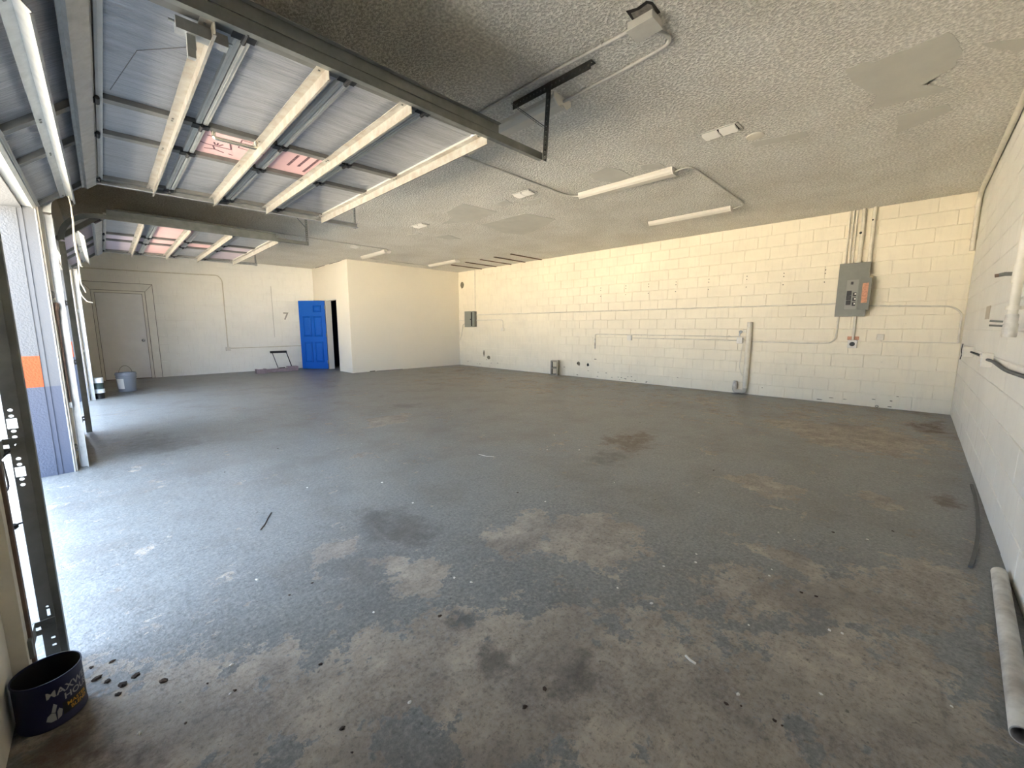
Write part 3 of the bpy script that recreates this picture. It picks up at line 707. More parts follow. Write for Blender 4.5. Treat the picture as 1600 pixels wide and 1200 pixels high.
# chrome lift handle and spring latch on the nearer door
hx0 = 0.92; mb = MB().tube(bend([(hx0, 3.80, 2.50), (hx0, 3.80, 2.462), (hx0 + 0.24, 3.80, 2.466), (hx0 + 0.24, 3.80, 2.51)], 0.02, 4), 0.012, 10); mb.build('lift_handle', M_HAND, door_a)
mb = MB().box((0.62, 2.70, 2.455), (0.80, 2.75, 2.50)).box((0.655, 2.715, 2.40), (0.685, 2.735, 2.46)); mb.obox((0.668, 2.728, 2.39), (1, 0, 0), (0, 1, 0), (0, 0, 1), 0.014, 0.012, 0.022)
mb.tube([(0.60, 2.725, 2.485), (0.82, 2.725, 2.485)], 0.006, 8); mb.build('spring_latch', M_STEEL, door_a)
MB().tube([(0.66, 2.73, 2.41), (0.52, 3.05, 2.475), (0.44, 3.6, 2.49)], 0.0016, 5).build('pull_wire', M_BLACK, door_a)

# ------------------------------------------------------------------ door tracks
def sweep(mb, prof, path):
    """open channel profile (list of closed 2D points: a across y, b along the path normal) swept in the XZ plane"""
    n = len(prof); path = [Vector(p) for p in path]; V = []
    for i, p in enumerate(path):
        t = (path[min(i + 1, len(path) - 1)] - path[max(i - 1, 0)]).normalized(); nv = Vector((t.z, 0, -t.x))
        V += [p + Vector((0, a, 0)) + nv * b for a, b in prof]
    F = [(i * n + k, i * n + (k + 1) % n, (i + 1) * n + (k + 1) % n, (i + 1) * n + k) for i in range(len(path) - 1) for k in range(n)]
    F += [tuple(range(n))[::-1], tuple(range((len(path) - 1) * n, len(path) * n))]
    return mb.add(V, F)

def perforated(name, p0, p1, wdir, width, m, parent, pitch=0.032, hole=0.011, rows=1):
    p0, p1, wd = Vector(p0), Vector(p1), Vector(wdir).normalized(); d = p1 - p0; ln = d.length; d.normalize(); nv = d.cross(wd).normalized()
    holes = []
    for r in range(rows):
        yy = 0 if rows == 1 else (r - (rows - 1) / 2) * width / rows
        k = pitch / 2
        while k < ln - pitch / 3: holes.append(disc(k, yy, hole / 2, None, 6)); k += pitch
    return plate(name, rect(0, -width / 2, ln, width / 2), holes, 0.003, (p0, d, wd, nv), m, parent)

def door_track(label, yv, yh, s, x_end, zt, hang, mt, narrow=False, z_lo=0.0):
    """s = +1 when the open side of the channel faces +y"""
    root = thing('door_track', label, 'door track', (0.06, yv, 0), 'roller tracks of the garage doors')
    w_, t_, l_ = 0.034, 0.0025, 0.050
    prof = [(0, 0), (0, l_), (s * w_, l_), (s * w_, l_ - 0.008), (s * (w_ - t_), l_ - 0.008), (s * (w_ - t_), l_ - t_), (s * t_, l_ - t_), (s * t_, t_), (s * w_, t_), (s * w_, 0)]
    R = 0.34; xv = 0.032
    pv = [(a, 0.024 * b / l_ if b > t_ else b) for a, b in prof] if narrow else prof; xn = 0.060 if narrow else xv
    sweep(MB(), pv, [(xn, yv, z_lo), (xn, yv, zt - R - 0.02)]).build('vertical_track', mt, root)
    pth = [(xv + R - R * math.cos(q), yv + (yh - yv) * q / (PI / 2), zt - R + R * math.sin(q)) for q in (i * PI / 2 / 12 for i in range(13))]
    ht = sweep(MB(), prof, pth + [(x_end, yh, zt + 0.015)])
    ht.build('horizontal_track', mt, root)
    # reinforcing angle riding on the horizontal track
    xe = x_end - 0.46; MB().box((0.45, yh - s * 0.005, zt + 0.004), (xe, yh - s * 0.002, zt + 0.062)).box((0.45, yh - s * 0.005, zt + 0.06), (xe, yh - s * 0.030, zt + 0.063)).build('stiffening_angle', mt, root)
    # hanger
    top = H - 0.002; xh = x_end - 0.02; yo = yh - s * 0.018
    if hang == 'perforated':
        # a slotted angle screwed to the ceiling, a drop post and a diagonal
        perforated('ceiling_angle', (xh + 0.085, yh - 0.40, top - 0.004), (xh + 0.085, yh + 0.35, top - 0.004), (1, 0, 0), 0.060, M_HANG, root, 0.036, 0.018)
        perforated('ceiling_angle', (xh + 0.055, yh - 0.40, top - 0.034), (xh + 0.055, yh + 0.35, top - 0.034), (0, 0, 1), 0.056, M_HANG, root, 0.036, 0.020)
        perforated('drop_post', (xh + 0.066, yo, top - 0.01), (xh + 0.024, yo, zt - 0.045), (1, 0, 0), 0.044, M_HANG, root, 0.036, 0.020)
        perforated('drop_post', (xh + 0.044, yo - 0.022, top - 0.01), (xh + 0.002, yo - 0.022, zt - 0.045), (0, 1, 0), 0.044, M_HANG, root, 0.036, 0.020)
        perforated('diagonal_brace', (xh + 0.030, yh + 0.33, top - 0.03), (xh + 0.030, yo + 0.005, zt + 0.20), (1, 0, 0), 0.036, M_HANG, root, 0.034, 0.018)
        perforated('diagonal_brace', (xh + 0.012, yh + 0.325, top - 0.045), (xh + 0.012, yo + 0.002, zt + 0.185), (0, 1, 1), 0.036, M_HANG, root, 0.034, 0.018)
    else:
        perforated('drop_post', (xh, yo, top), (xh, yo, zt - 0.04), (1, 0, 0), 0.030, mt, root)
        MB().box((xh - 0.016, yo - 0.018, zt - 0.04), (xh - 0.012, yo + 0.014, top)).build('drop_post', mt, root)
        perforated('diagonal_brace', (xh - 0.26, yo, top), (xh - 0.01, yo, zt + 0.22), (0, 1, 0), 0.026, mt, root)
    # brackets to the jamb
    for z in (0.175, 0.845, 1.52):
        lg = 0.125 if narrow else 0.05
        MB().box((0.012, yv - s * 0.009, z - 0.026), (0.066, yv - s * 0.005, z - 0.006)).box((0.012, yv - s * 0.009, z + 0.006), (0.066, yv - s * 0.005, z + 0.026)).box((0.052, yv - s * 0.009, z - 0.008), (0.066, yv - s * 0.005, z + 0.008)).box((0.014, yv - s * lg, z - 0.026), (0.018, yv - s * 0.005, z + 0.026)).box((0.010, yv - s * (lg + 0.012), z - 0.032), (0.022, yv - s * (lg - 0.012), z + 0.032)).build('jamb_bracket', mt, root)
        mb = MB().tube([(0.05, yv - s * 0.012, z), (0.05, yv + s * 0.012, z)], 0.006, 8); mb.build('bracket_bolt', mt, root)
    return root

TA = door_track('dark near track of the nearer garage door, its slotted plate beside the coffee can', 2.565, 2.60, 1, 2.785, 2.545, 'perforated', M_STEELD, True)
TB = door_track('galvanised far track of the nearer garage door beside the grey painted pillar', 5.655, 5.625, -1, 2.70, 2.53, 'plain', M_STEEL)
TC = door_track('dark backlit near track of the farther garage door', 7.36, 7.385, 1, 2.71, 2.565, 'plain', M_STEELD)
TD = door_track('pale far track of the farther garage door next to a stack of tins', 10.49, 10.46, -1, 2.72, 2.575, 'plain', M_STEEL)
# slotted jamb plate of the nearest track, light shows through its cut-outs
holes = []
for zc in (0.920, 0.752):
    holes += [rect(0.003, zc - 0.017, 0.026, zc + 0.017)]
    for dz in (-0.046, -0.026, 0.026, 0.046): holes.append(disc(0.015, zc + dz, 0.006, 0.005))
holes += [disc(0.016, 0.846, 0.005, 0.004), disc(0.022, 0.246, 0.004, 0.003), rect(0.019, 0.210, 0.027, 0.236), rect(0.019, 0.119, 0.029, 0.126), rect(0.019, 0.090, 0.029, 0.097)]
plate('jamb_plate', rect(0.0, 0.0, 0.036, 2.10), holes, 0.003, ((0.030, 2.562, 0), (1, 0, 0), (0, 0, 1), (0, -1, 0)), M_STEELD, TA)
MB().tube(bend([(0.03, 2.555, 0.83), (0.0, 2.50, 0.80), (-0.03, 2.47, 0.72), (0.02, 2.53, 0.69), (0.012, 2.55, 0.80)], 0.04, 5), 0.003, 6).build('cord_loop', M_BLACK, TA)
MB().tube([(-0.05, 2.45, 0.64), (-0.01, 2.50, 0.585), (0.03, 2.556, 0.575)], 0.003, 6).build('cord_loop', M_BLACK, TA)
MB().lathe((0.016, 2.53, 0.575), [(0, -0.012), (0.009, -0.004), (0.009, 0.006), (0, 0.012)], 8).build('cord_loop', M_BLACK, TA)

# rusty lock rod hanging behind the far track of the nearer door
t = thing('lock_rod', 'rusty iron rod with a sleeve hanging beside the grey pillar', 'rod', (0.028, 5.60, 0.5))
MB().tube([(0.028, 5.60, 0.58), (0.028, 5.60, 1.36)], 0.009, 8).build('rod', M_RUST, t)
MB().lathe((0.028, 5.60, 1.30), [(0, 0), (0.014, 0.005), (0.014, 0.09), (0.020, 0.10), (0.020, 0.14), (0.012, 0.15), (0, 0.15)], 12).build('sleeve', M_RUST, t)
MB().rbox((0.016, 5.585, 0.55), (0.040, 5.615, 0.60), 0.003).build('end_clip', M_STEEL, t)

# frayed pull rope hanging from the nearer door's far corner
t = thing('pull_rope', 'frayed cream pull rope dangling from the corner of the nearer garage door', 'rope', (0.24, 5.45, 1.8))
def rope_pts(pp, y): return [px(a, b, 1, y) for a, b in pp]
MB().tube(rope_pts([(107, 306), (111, 322), (114, 345), (116, 372), (120, 395)], 5.40), [0.004, 0.0045, 0.006, 0.007, 0.009], 7).build('strand', M_ROPE, t)
MB().tube(rope_pts([(117, 380), (122, 400), (127, 416), (130, 417)], 5.41), [0.006, 0.009, 0.005, 0.002], 7).build('strand', M_ROPE, t)
MB().tube(rope_pts([(118, 385), (122, 405), (124, 425), (123, 450), (128, 462), (136, 471), (145, 473)], 5.39), [0.006, 0.005, 0.004, 0.0035, 0.0035, 0.004, 0.003], 7).build('strand', M_ROPE, t)
MB().tube(rope_pts([(124, 425), (127, 444), (131, 450), (134, 457)], 5.38), [0.004, 0.004, 0.005, 0.003], 7).build('strand', M_ROPE, t)

# ------------------------------------------------------------------ ceiling fixtures
def strip_light(label, xc, y0, y1, bare=False):
    t = thing('fluorescent_light', label, 'light', (xc, (y0 + y1) / 2, H), 'ceiling strip lights')
    wd, dp = 0.085, 0.072
    MB().box((xc - 0.06, y0 + 0.01, H - 0.035), (xc + 0.06, y1 - 0.01, H)).build('housing', M_WHITE, t)
    prof = [(-wd, 0.004), (-wd, -0.030), (-wd + 0.012, -0.052), (-wd + 0.036, -dp), (wd - 0.036, -dp), (wd - 0.012, -0.052), (wd, -0.030), (wd, 0.004)]
    prof = [(a, min(b, -0.001)) for a, b in prof]
    MB().extrude(prof, (xc, y0 + 0.012, H), (1, 0, 0), (0, 0, 1), (0, 1, 0), y1 - y0 - 0.024).build('lens', M_LENS, t)
    for yy in (y0, y1 - 0.012):
        if bare: pr = [(-0.11, -0.001), (-0.11, -0.04), (-0.05, -0.085), (-0.01, -0.062), (0.01, -0.062), (0.05, -0.085), (0.11, -0.04), (0.11, -0.001)]
        else: pr = [(a * 1.03, b * 1.04) for a, b in prof]
        MB().extrude(pr, (xc, yy, H), (1, 0, 0), (0, 0, 1), (0, 1, 0), 0.012).build('end_cap', M_WHITE, t)
    return t
strip_light('white strip light at the ceiling half hidden behind the open garage door', 3.05, 2.62, 3.86, True)
strip_light('white strip light left of the pair joined by a bent conduit', 5.12, 2.60, 3.90)
strip_light('white strip light of the joined pair nearer the long block wall', 7.21, 2.62, 3.93)
strip_light('far white strip light above the blue door and partition corner', 5.22, 9.50, 10.75)
strip_light('far white strip light beside the brown ceiling strips', 7.22, 9.42, 10.70)

def conduit(name, label, pts, r, m=None, parent=None, straps=(), cat='conduit', group=None, rad=0.08):
    path = bend(pts, rad, 6); mb = MB().tube(path, r, 10)
    if parent is not None: return mb.build(name, m or M_CONDUITC, parent)
    t = thing(name, label, cat, pts[0], group)
    mb.build('pipe', m or M_CONDUITC, t)
    for (p, ax) in straps:
        # two-hole strap: a collar round the pipe
        a = Vector(ax).normalized(); MB().tube([Vector(p) - a * 0.010, Vector(p) + a * 0.010], r * 1.35, 10).build('strap', m or M_CONDUITC, t)
    return t
zc = H - 0.014
conduit('ceiling_conduit', 'straight painted conduit running from the ceiling junction box over the open door', [(2.735, 1.86, zc - 0.012), (2.728, 2.5, zc), (2.72, 5.5, zc)], 0.011, straps=[((2.73, 2.06, zc - 0.006), (0, 1, 0)), ((2.727, 2.72, zc), (0, 1, 0))])
conduit('ceiling_conduit', 'hooked conduit curving out of the ceiling junction box to the hidden strip light', [(2.81, 1.76, zc - 0.01), (3.03, 1.70, zc), (3.06, 1.95, zc), (3.06, 2.63, zc - 0.02)], 0.011, straps=[((3.06, 2.02, zc), (0, 1, 0)), ((3.06, 2.42, zc - 0.008), (0, 1, 0))], rad=0.16)
conduit('ceiling_conduit', 'thin ceiling conduit crossing from behind the garage door to the left strip light', [(1.2, 4.04, zc), (4.90, 4.04, zc), (5.06, 4.02, zc), (5.10, 3.90, zc - 0.016)], 0.010, rad=0.10)
conduit('ceiling_conduit', 'bent conduit joining the near ends of the two strip lights', [(5.12, 2.60, zc - 0.02), (5.13, 2.46, zc - 0.004), (5.3, 2.43, zc), (7.05, 2.43, zc), (7.19, 2.46, zc), (7.21, 2.63, zc - 0.02)], 0.010, rad=0.12)
conduit('ceiling_conduit', 'far ceiling conduit running to the strip light above the blue door', [(0.6, 9.34, zc), (4.9, 9.36, zc), (5.16, 9.38, zc), (5.2, 9.50, zc - 0.02)], 0.010, rad=0.12)
conduit('ceiling_conduit', 'thin conduit along the partition top between the two far strip lights', [(5.22, 10.74, zc - 0.02), (5.24, 10.84, zc), (6.9, 10.84, zc), (7.2, 10.80, zc), (7.22, 10.69, zc - 0.02)], 0.010, rad=0.10)
t = thing('junction_box', 'painted square junction box hanging under a ragged ceiling hole', 'junction box', (2.76, 1.77, H))
MB().rbox((2.70, 1.70, H - 0.045), (2.83, 1.86, H + 0.001), 0.004).build('box', M_CONDUITC, t)
MB().rbox((2.695, 1.695, H - 0.050), (2.835, 1.865, H - 0.044), 0.002).build('cover', M_CONDUITC, t)

def register(label, xc, yc):
    t = thing('air_register', label, 'air vent', (xc, yc, H), 'ceiling air registers')
    a, b = 0.085, 0.175
    mb = MB()
    for (x0, x1, y0, y1) in ((-a, a, -b, -b + 0.022), (-a, a, b - 0.022, b), (-a, -a + 0.018, -b, b), (a - 0.018, a, -b, b)): mb.box((xc + x0, yc + y0, H - 0.006), (xc + x1, yc + y1, H + 0.001))
    mb.build('frame', M_WHITE, t)
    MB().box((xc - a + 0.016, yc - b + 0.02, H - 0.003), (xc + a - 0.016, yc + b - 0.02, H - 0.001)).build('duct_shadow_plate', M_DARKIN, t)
    for h in (-1, 1):
        for k in range(4):
            xx = xc - 0.048 + k * 0.030; y0, y1 = (yc - b + 0.03, yc - 0.008) if h < 0 else (yc + 0.008, yc + b - 0.03)
            MB().obox((xx, (y0 + y1) / 2, H - 0.014), (0.80, 0, -0.60), (0, 1, 0), (0.60, 0, 0.80), 0.018, (y1 - y0) / 2, 0.0012).build('slat', M_WHITE, t)
    return t
register('white ceiling air register next to a round blank cap', 4.545, 1.935)
register('white ceiling air register left of the joined strip lights', 4.53, 4.44)
register('small-looking ceiling air register before the far strip light', 4.48, 6.94)
register('farthest ceiling air register above the partition corner', 4.49, 9.61)
tag(MB().lathe((4.875, 1.726, H - 0.0), [(0, -0.016), (0.06, -0.015), (0.075, -0.010), (0.078, 0.0)], 28).build('ceiling_blank', M_CREAM), 'round cream blank cover on the ceiling', 'cover')

# ------------------------------------------------------------------ long block wall: electrics and plumbing
xw = XB
t = thing('breaker_panel', 'big grey breaker panel with its little door open', 'electric panel', (xw, 1.24, 1.42))
MB().rbox((xw - 0.105, 1.062, 1.43), (xw + 0.002, 1.415, 2.235), 0.004).build('box', M_PANEL, t)
MB().rbox((xw - 0.118, 1.052, 1.42), (xw - 0.104, 1.428, 2.245), 0.004).build('cover', M_PANEL, t)
MB().box((xw - 0.121, 1.170, 1.535), (xw - 0.117, 1.315, 1.985)).build('dead_front', M_PANELIN, t)
for (a, b, c, d) in ((1.155, 1.170, 1.52, 2.0), (1.315, 1.330, 1.52, 2.0), (1.17, 1.315, 1.985, 2.0), (1.17, 1.315, 1.52, 1.535)): MB().box((xw - 0.125, a, c), (xw - 0.117, b, d)).build('door_surround', M_PANEL, t)
dr = MB().obox((xw - 0.150, 1.085, 1.76), Vector((0.42, 0.9, 0)).normalized(), Vector((0.9, -0.42, 0)).normalized(), (0, 0, 1), 0.078, 0.004, 0.240).build('panel_door', M_PANEL, t)
MB().obox((xw - 0.1555, 1.0835, 1.775), Vector((0.42, 0.9, 0)).normalized(), Vector((0.9, -0.42, 0)).normalized(), (0, 0, 1), 0.040, 0.002, 0.150).build('circuit_card', M_COPPER, dr)
for i in range(3):
    MB().rbox((xw - 0.132, 1.245, 1.60 + i * 0.075), (xw - 0.119, 1.300, 1.668 + i * 0.075), 0.003).build('breaker', M_BLACK, t)
    MB().rbox((xw - 0.132, 1.185, 1.585 + i * 0.075), (xw - 0.119, 1.225, 1.640 + i * 0.075), 0.003).build('breaker', M_BLACK, t)
    MB().rbox((xw - 0.137, 1.186, 1.605 + i * 0.075), (xw - 0.131, 1.205, 1.628 + i * 0.075), 0.002).build('breaker_toggle', M_WHITE, t)
MB().rbox((xw - 0.130, 1.235, 1.915), (xw - 0.119, 1.265, 1.955), 0.003).build('main_breaker', M_BLACK, t)
def up_pipe(label, y, r, stains=False):
    t = thing('riser_conduit', label, 'conduit', (xw - r, y, 2.24), 'risers above the breaker panel')
    MB().tube([(xw - r - 0.006, y, 2.247), (xw - r - 0.006, y, H)], r, 12).build('pipe', M_CONDUIT, t)
    MB().lathe((xw - r - 0.006, y, 2.247), [(r * 1.0, 0.03), (r * 1.4, 0.028), (r * 1.4, 0.0), (r, 0.0)], 12).build('connector', M_CONDUIT, t)
    return t
up_pipe('thin riser above the breaker panel, leftmost of five', 1.372, 0.010); up_pipe('thin riser above the breaker panel, second from left', 1.328, 0.010)
up_pipe('thin riser above the breaker panel, third from left', 1.286, 0.010)
r4 = up_pipe('thick riser above the breaker panel, with a black mark', 1.205, 0.026); r5 = up_pipe('thick riser above the breaker panel, rightmost of five', 1.082, 0.024)
MB().lathe((xw - 0.054, 1.222, 2.70), [(0, -0.012), (0.018, -0.004), (0.018, 0.004), (0, 0.012)], 10, 'x').build('black_mark', M_BLACK, r4)
MB().lathe((xw - 0.052, 1.096, 2.87), [(0, -0.010), (0.012, -0.004), (0.012, 0.004), (0, 0.010)], 10, 'x').build('black_mark', M_BLACK, r5)
C = xw - 0.014
conduit('wall_conduit', 'long conduit along the block wall from the small grey panel to the breaker panel', [(C, 10.49, 1.655), (C, 8.0, 1.648), (C, 1.41, 1.628)], 0.011, M_CONDUIT, straps=[((C, y, 1.628 + 0.027 * (y - 1.41) / 9.1), (0, 1, 0)) for y in (9.4, 7.9, 5.6, 3.9, 2.1)])
conduit('wall_conduit', 'conduit from the breaker panel bending down into the wall corner', [(C, 1.06, 1.585), (C, 0.14, 1.543), (C, 0.035, 1.45), (C, 0.03, 1.03)], 0.012, M_CONDUIT, straps=[((C, 0.68, 1.568), (0, 1, 0))], rad=0.14)
conduit('wall_conduit', 'lower conduit sweeping from below the breaker panel along the block wall', [(C, 1.385, 1.43), (C, 1.39, 1.0), (C, 1.65, 0.985), (C, 2.75, 0.99)], 0.012, M_CONDUIT, straps=[((C, 1.389, 1.34), (0, 0, 1)), ((C, 2.25, 0.988), (0, 1, 0))], rad=0.16)
conduit('wall_conduit', 'short conduit between the two outlet boxes on the block wall', [(C, 2.86, 1.005), (C, 5.04, 1.015)], 0.010, M_CONDUIT, straps=[((C, 3.2, 1.007), (0, 1, 0)), ((C, 4.3, 1.011), (0, 1, 0))])
t = conduit('water_pipe', 'thin water pipe ending in a downturned stub on the block wall', [(xw - 0.035, 2.705, 1.075), (xw - 0.035, 5.98, 1.092), (xw - 0.035, 6.01, 1.07), (xw - 0.035, 6.01, 0.74)], 0.010, M_CONDUIT, straps=[((xw - 0.035, y, 1.082), (0, 1, 0)) for y in (3.0, 3.35, 4.8)], rad=0.03, cat='pipe')
MB().tube([(xw - 0.035, 6.01, 0.74), (xw - 0.035, 6.01, 0.98)], 0.014, 10).build('stub', M_PVC, t)
def outlet(label, y, z, cover=M_WHITE, axis='x', cat='outlet', s=0.05, name='outlet_box', slots=True):
    t = thing(name, label, cat, (xw, y, z), 'surface outlet boxes')
    MB().rbox((xw - 0.055, y - s, z - s * 1.1), (xw + 0.001, y + s, z + s * 1.1), 0.005).build('box', cover, t)
    MB().rbox((xw - 0.060, y - s * 0.92, z - s * 1.02), (xw - 0.054, y + s * 0.92, z + s * 1.02), 0.002).build('cover_plate', cover, t)
    if slots:
        for dz in (-0.022, 0.022): MB().rbox((xw - 0.063, y - 0.016, z + dz - 0.013), (xw - 0.059, y + 0.016, z + dz + 0.013), 0.002).build('socket', M_CREAM, t)
    return t
outlet('white outlet box at the left end of the paired wall pipes', 5.09, 1.015); outlet('white outlet box just left of the upright drain pipe', 2.81, 1.005)
t = outlet('round power receptacle on a conduit below the breaker panel', 1.172, 0.985, M_WHITE, slots=False, s=0.058, cat='receptacle', name='power_receptacle')
MB().lathe((xw - 0.062, 1.172, 0.985), [(0, -0.004), (0.030, -0.004), (0.034, 0.0), (0.034, 0.006)], 20, 'x').build('socket_face', M_BLACK, t)
MB().tube([(C - 0.004, 1.172, 1.04), (C - 0.004, 1.172, 1.43)], 0.017, 12).build('drop_pipe', M_CONDUIT, t)
MB().box((xw - 0.008, 1.10, 1.05), (xw, 1.245, 1.105)).build('mounting_block', M_COPPER, t)
outlet('blank cream switch plate right of the power receptacle', 0.848, 1.10, M_CREAM, cat='switch plate', name='blank_plate', s=0.042, slots=False)
conduit('surface_wire', 'thin surface wire from the blank plate to the wall corner', [(xw - 0.006, 0.835, 1.05), (xw - 0.006, 0.835, 1.035), (xw - 0.006, 0.03, 1.03)], 0.005, M_CONDUIT, rad=0.02, cat='wire')
M_TRAP = mat('greyed_trap', (0.50, 0.47, 0.41), 0.5, 0, 0.3, 12)  # darker PVC tone so the trap does not wash out in bright light
# upright drain pipe with trap and valve
t = thing('drain_pipe', 'upright white drain pipe with a J-shaped trap on the block wall', 'pipe', (xw - 0.06, 2.66, 0))
xp_ = xw - 0.055
MB().tube([(xp_, 2.655, 0.12), (xp_, 2.655, 1.345)], 0.043, 20, False).lathe((xp_, 2.655, 0), [(0.043, 1.345), (0.037, 1.345), (0.036, 1.20)], 20).build('stack', M_PVC if False else M_CREAM, t)
MB().lathe((xp_, 2.655, 1.30), [(0.0, 0.0), (0.0375, 0.0)], 20).build('dark_mouth', M_DARKIN, t)
MB().tube([(xp_, 2.655, 0.90), (xp_, 2.655, 0.98)], 0.046, 20).build('coupling', M_CREAM, t)
MB().tube(bend([(xp_, 2.655, 0.16), (xp_, 2.655, 0.045), (xp_, 2.83, 0.045), (xp_, 2.83, 0.15)], 0.085, 8), 0.040, 16).build('trap', M_TRAP, t)
MB().tube([(xp_, 2.83, 0.13), (xp_ - 0.004, 2.825, 0.24)], [0.044, 0.030], 14).build('trap_end', M_PVC, t)
t = thing('stop_valve', 'small angle valve tucked left of the upright drain pipe', 'valve', (xw - 0.05, 2.78, 1.1))
MB().tube(bend([(xw - 0.035, 2.82, 1.09), (xw - 0.035, 2.82, 1.165), (xw - 0.035, 2.75, 1.17)], 0.03, 5), 0.012, 10).build('elbow', M_STEEL, t)
MB().tube([(xw - 0.035, 2.79, 1.165), (xw - 0.085, 2.79, 1.165)], 0.010, 10).build('stem', M_STEEL, t)
MB().lathe((xw - 0.09, 2.79, 1.165), [(0, -0.006), (0.030, -0.004), (0.030, 0.004), (0, 0.006)], 12, 'x').build('handwheel', M_STEELD, t)
MB().rbox((xw - 0.06, 2.702, 1.155), (xw - 0.02, 2.765, 1.215), 0.004).build('valve_body', M_CREAM, t)
conduit('supply_tube', 'looped thin tube hanging left of the drain pipe', [(xw - 0.05, 2.735, 1.06), (xw - 0.07, 2.76, 0.80), (xw - 0.07, 2.775, 0.50), (xw - 0.07, 2.72, 0.36), (xw - 0.075, 2.706, 0.355)], 0.005, M_CONDUIT, rad=0.15, cat='tube')
# small panel near the partition
t = thing('sub_panel', 'small grey electric panel near the partition corner', 'electric panel', (xw, 10.74, 1.27))
MB().rbox((xw - 0.10, 10.50, 1.275), (xw + 0.001, 10.98, 1.765), 0.005).build('box', M_PANEL, t)
MB().rbox((xw - 0.11, 10.49, 1.265), (xw - 0.099, 10.99, 1.775), 0.004).build('cover', mat('sub_panel_grey', (0.25, 0.26, 0.22), 0.45, 0.1), t)
MB().box((xw - 0.114, 10.60, 1.30), (xw - 0.109, 10.66, 1.74)).build('latch_strip', M_DARKIN, t)
MB().box((xw - 0.117, 10.66, 1.50), (xw - 0.109, 10.70, 1.53)).build('latch', M_BLACK, t)
conduit('wall_conduit', 'vertical conduit from the small grey panel up to the ceiling', [(C, 10.56, 1.76), (C, 10.56, H)], 0.011, M_CONDUIT)
conduit('wall_conduit', 'short conduit from the small grey panel bending down to an outlet', [(C, 10.49, 1.485), (C, 9.40, 1.485), (C, 9.28, 1.47), (C, 9.27, 1.25)], 0.011, M_CONDUIT, rad=0.15)
outlet('little outlet box hung from the short conduit beside the small grey panel', 9.27, 1.20, M_CREAM, s=0.045)
conduit('flex_conduit', 'bowed flexible conduit left of the small grey panel', [(C - 0.03, 10.99, 1.40), (C - 0.03, 11.16, 1.36), (C - 0.02, 11.24, 1.05), (C, 11.40, 0.80)], 0.014, M_CONDUIT, rad=0.16)
conduit('wall_conduit', 'stub of conduit from the small grey panel to the partition', [(C, 10.99, 1.49), (C, 11.41, 1.49)], 0.008, M_CONDUIT)
# wall scars
def scar(name, label, y0, y1, z0, z1, m=M_DARKIN, n=9, cat='hole', d=0.004):
    c, a, b = ((y0 + y1) / 2, (z0 + z1) / 2), abs(y1 - y0) / 2, abs(z1 - z0) / 2
    q = [(c[0] + a * math.cos(2 * PI * k / n) * random.uniform(.7, 1.1), c[1] + b * math.sin(2 * PI * k / n) * random.uniform(.7, 1.1)) for k in range(n)]
    mb = MB().add([(xw - d, y, z) for y, z in q] + [(xw + 0.002, y, z) for y, z in q], [tuple(range(n))] + [(i, (i + 1) % n, n + (i + 1) % n, n + i) for i in range(n)])
    return mb.build(name, m, wall_right)
M_SCAR = mat('bare_block_scar', (0.22, 0.19, 0.13), 0.9, 0, 0.4, 30)
scar('chipped_spot', '', 11.13, 11.33, 2.52, 2.74, M_SCAR)
scar('chipped_spot', '', 10.13, 10.20, 0.33, 0.55, M_SCAR); scar('chipped_spot', '', 9.86, 10.02, 0.25, 0.40, M_SCAR)
scar('chipped_spot', '', 6.45, 6.56, 0.28, 0.40, M_SCAR); scar('pipe_hole', '', 6.50, 6.56, 0.32, 0.37); scar('pipe_hole', '', 6.18, 6.26, 0.28, 0.37)
scar('chipped_spot', '', 5.97, 6.05, 0.47, 0.49, M_SCAR)
for y in (5.91, 5.25, 4.70, 4.10, 3.45, 2.78, 2.20, 1.62):
    for z in (2.185, 2.13, 1.99): scar('anchor_hole', '', y - 0.010, y + 0.010, z - 0.010, z + 0.010, n=6)
for i in range(34):
    y = random.choice((random.uniform(4.6, 6.6), random.uniform(9.2, 11.2), random.uniform(0.3, 1.6), random.uniform(0.3, 9))); z = abs(random.gauss(0, 0.10)) + 0.03
    scar('paint_scuff', '', y - random.uniform(.01, .05), y + random.uniform(.01, .05), z - random.uniform(.003, .012), z + random.uniform(.003, .012), M_SCAR, 6, d=0.003)
t = thing('bolt_ring', 'tiny metal ring lying at the foot of the block wall near the corner', 'ring', (xw - 0.02, 0.79, 0.02))
MB().tube([Vector((xw - 0.03, 0.79, 0.022)) + Vector((0, math.cos(q), math.sin(q))) * 0.016 for q in (2 * PI * k / 12 for k in range(13))], 0.005, 6).build('ring', M_STEELD, t)
# loose cinder block
t = thing('cinder_block', 'loose grey cinder block standing on end against the block wall', 'block', (xw - 0.11, 7.2, 0))
cb = MB(); x0, x1, y0, y1, z1 = xw - 0.205, xw - 0.012, 7.06, 7.25, 0.395
for (za, zb) in ((0, 0.035), (0.18, 0.215), (0.36, z1)): cb.box((x0, y0 + 0.03, za), (x1, y1 - 0.03, zb))
cb.box((x0, y0, 0), (x1, y0 + 0.032, z1)); cb.box((x0, y1 - 0.032, 0), (x1, y1, z1))
me_ = cb
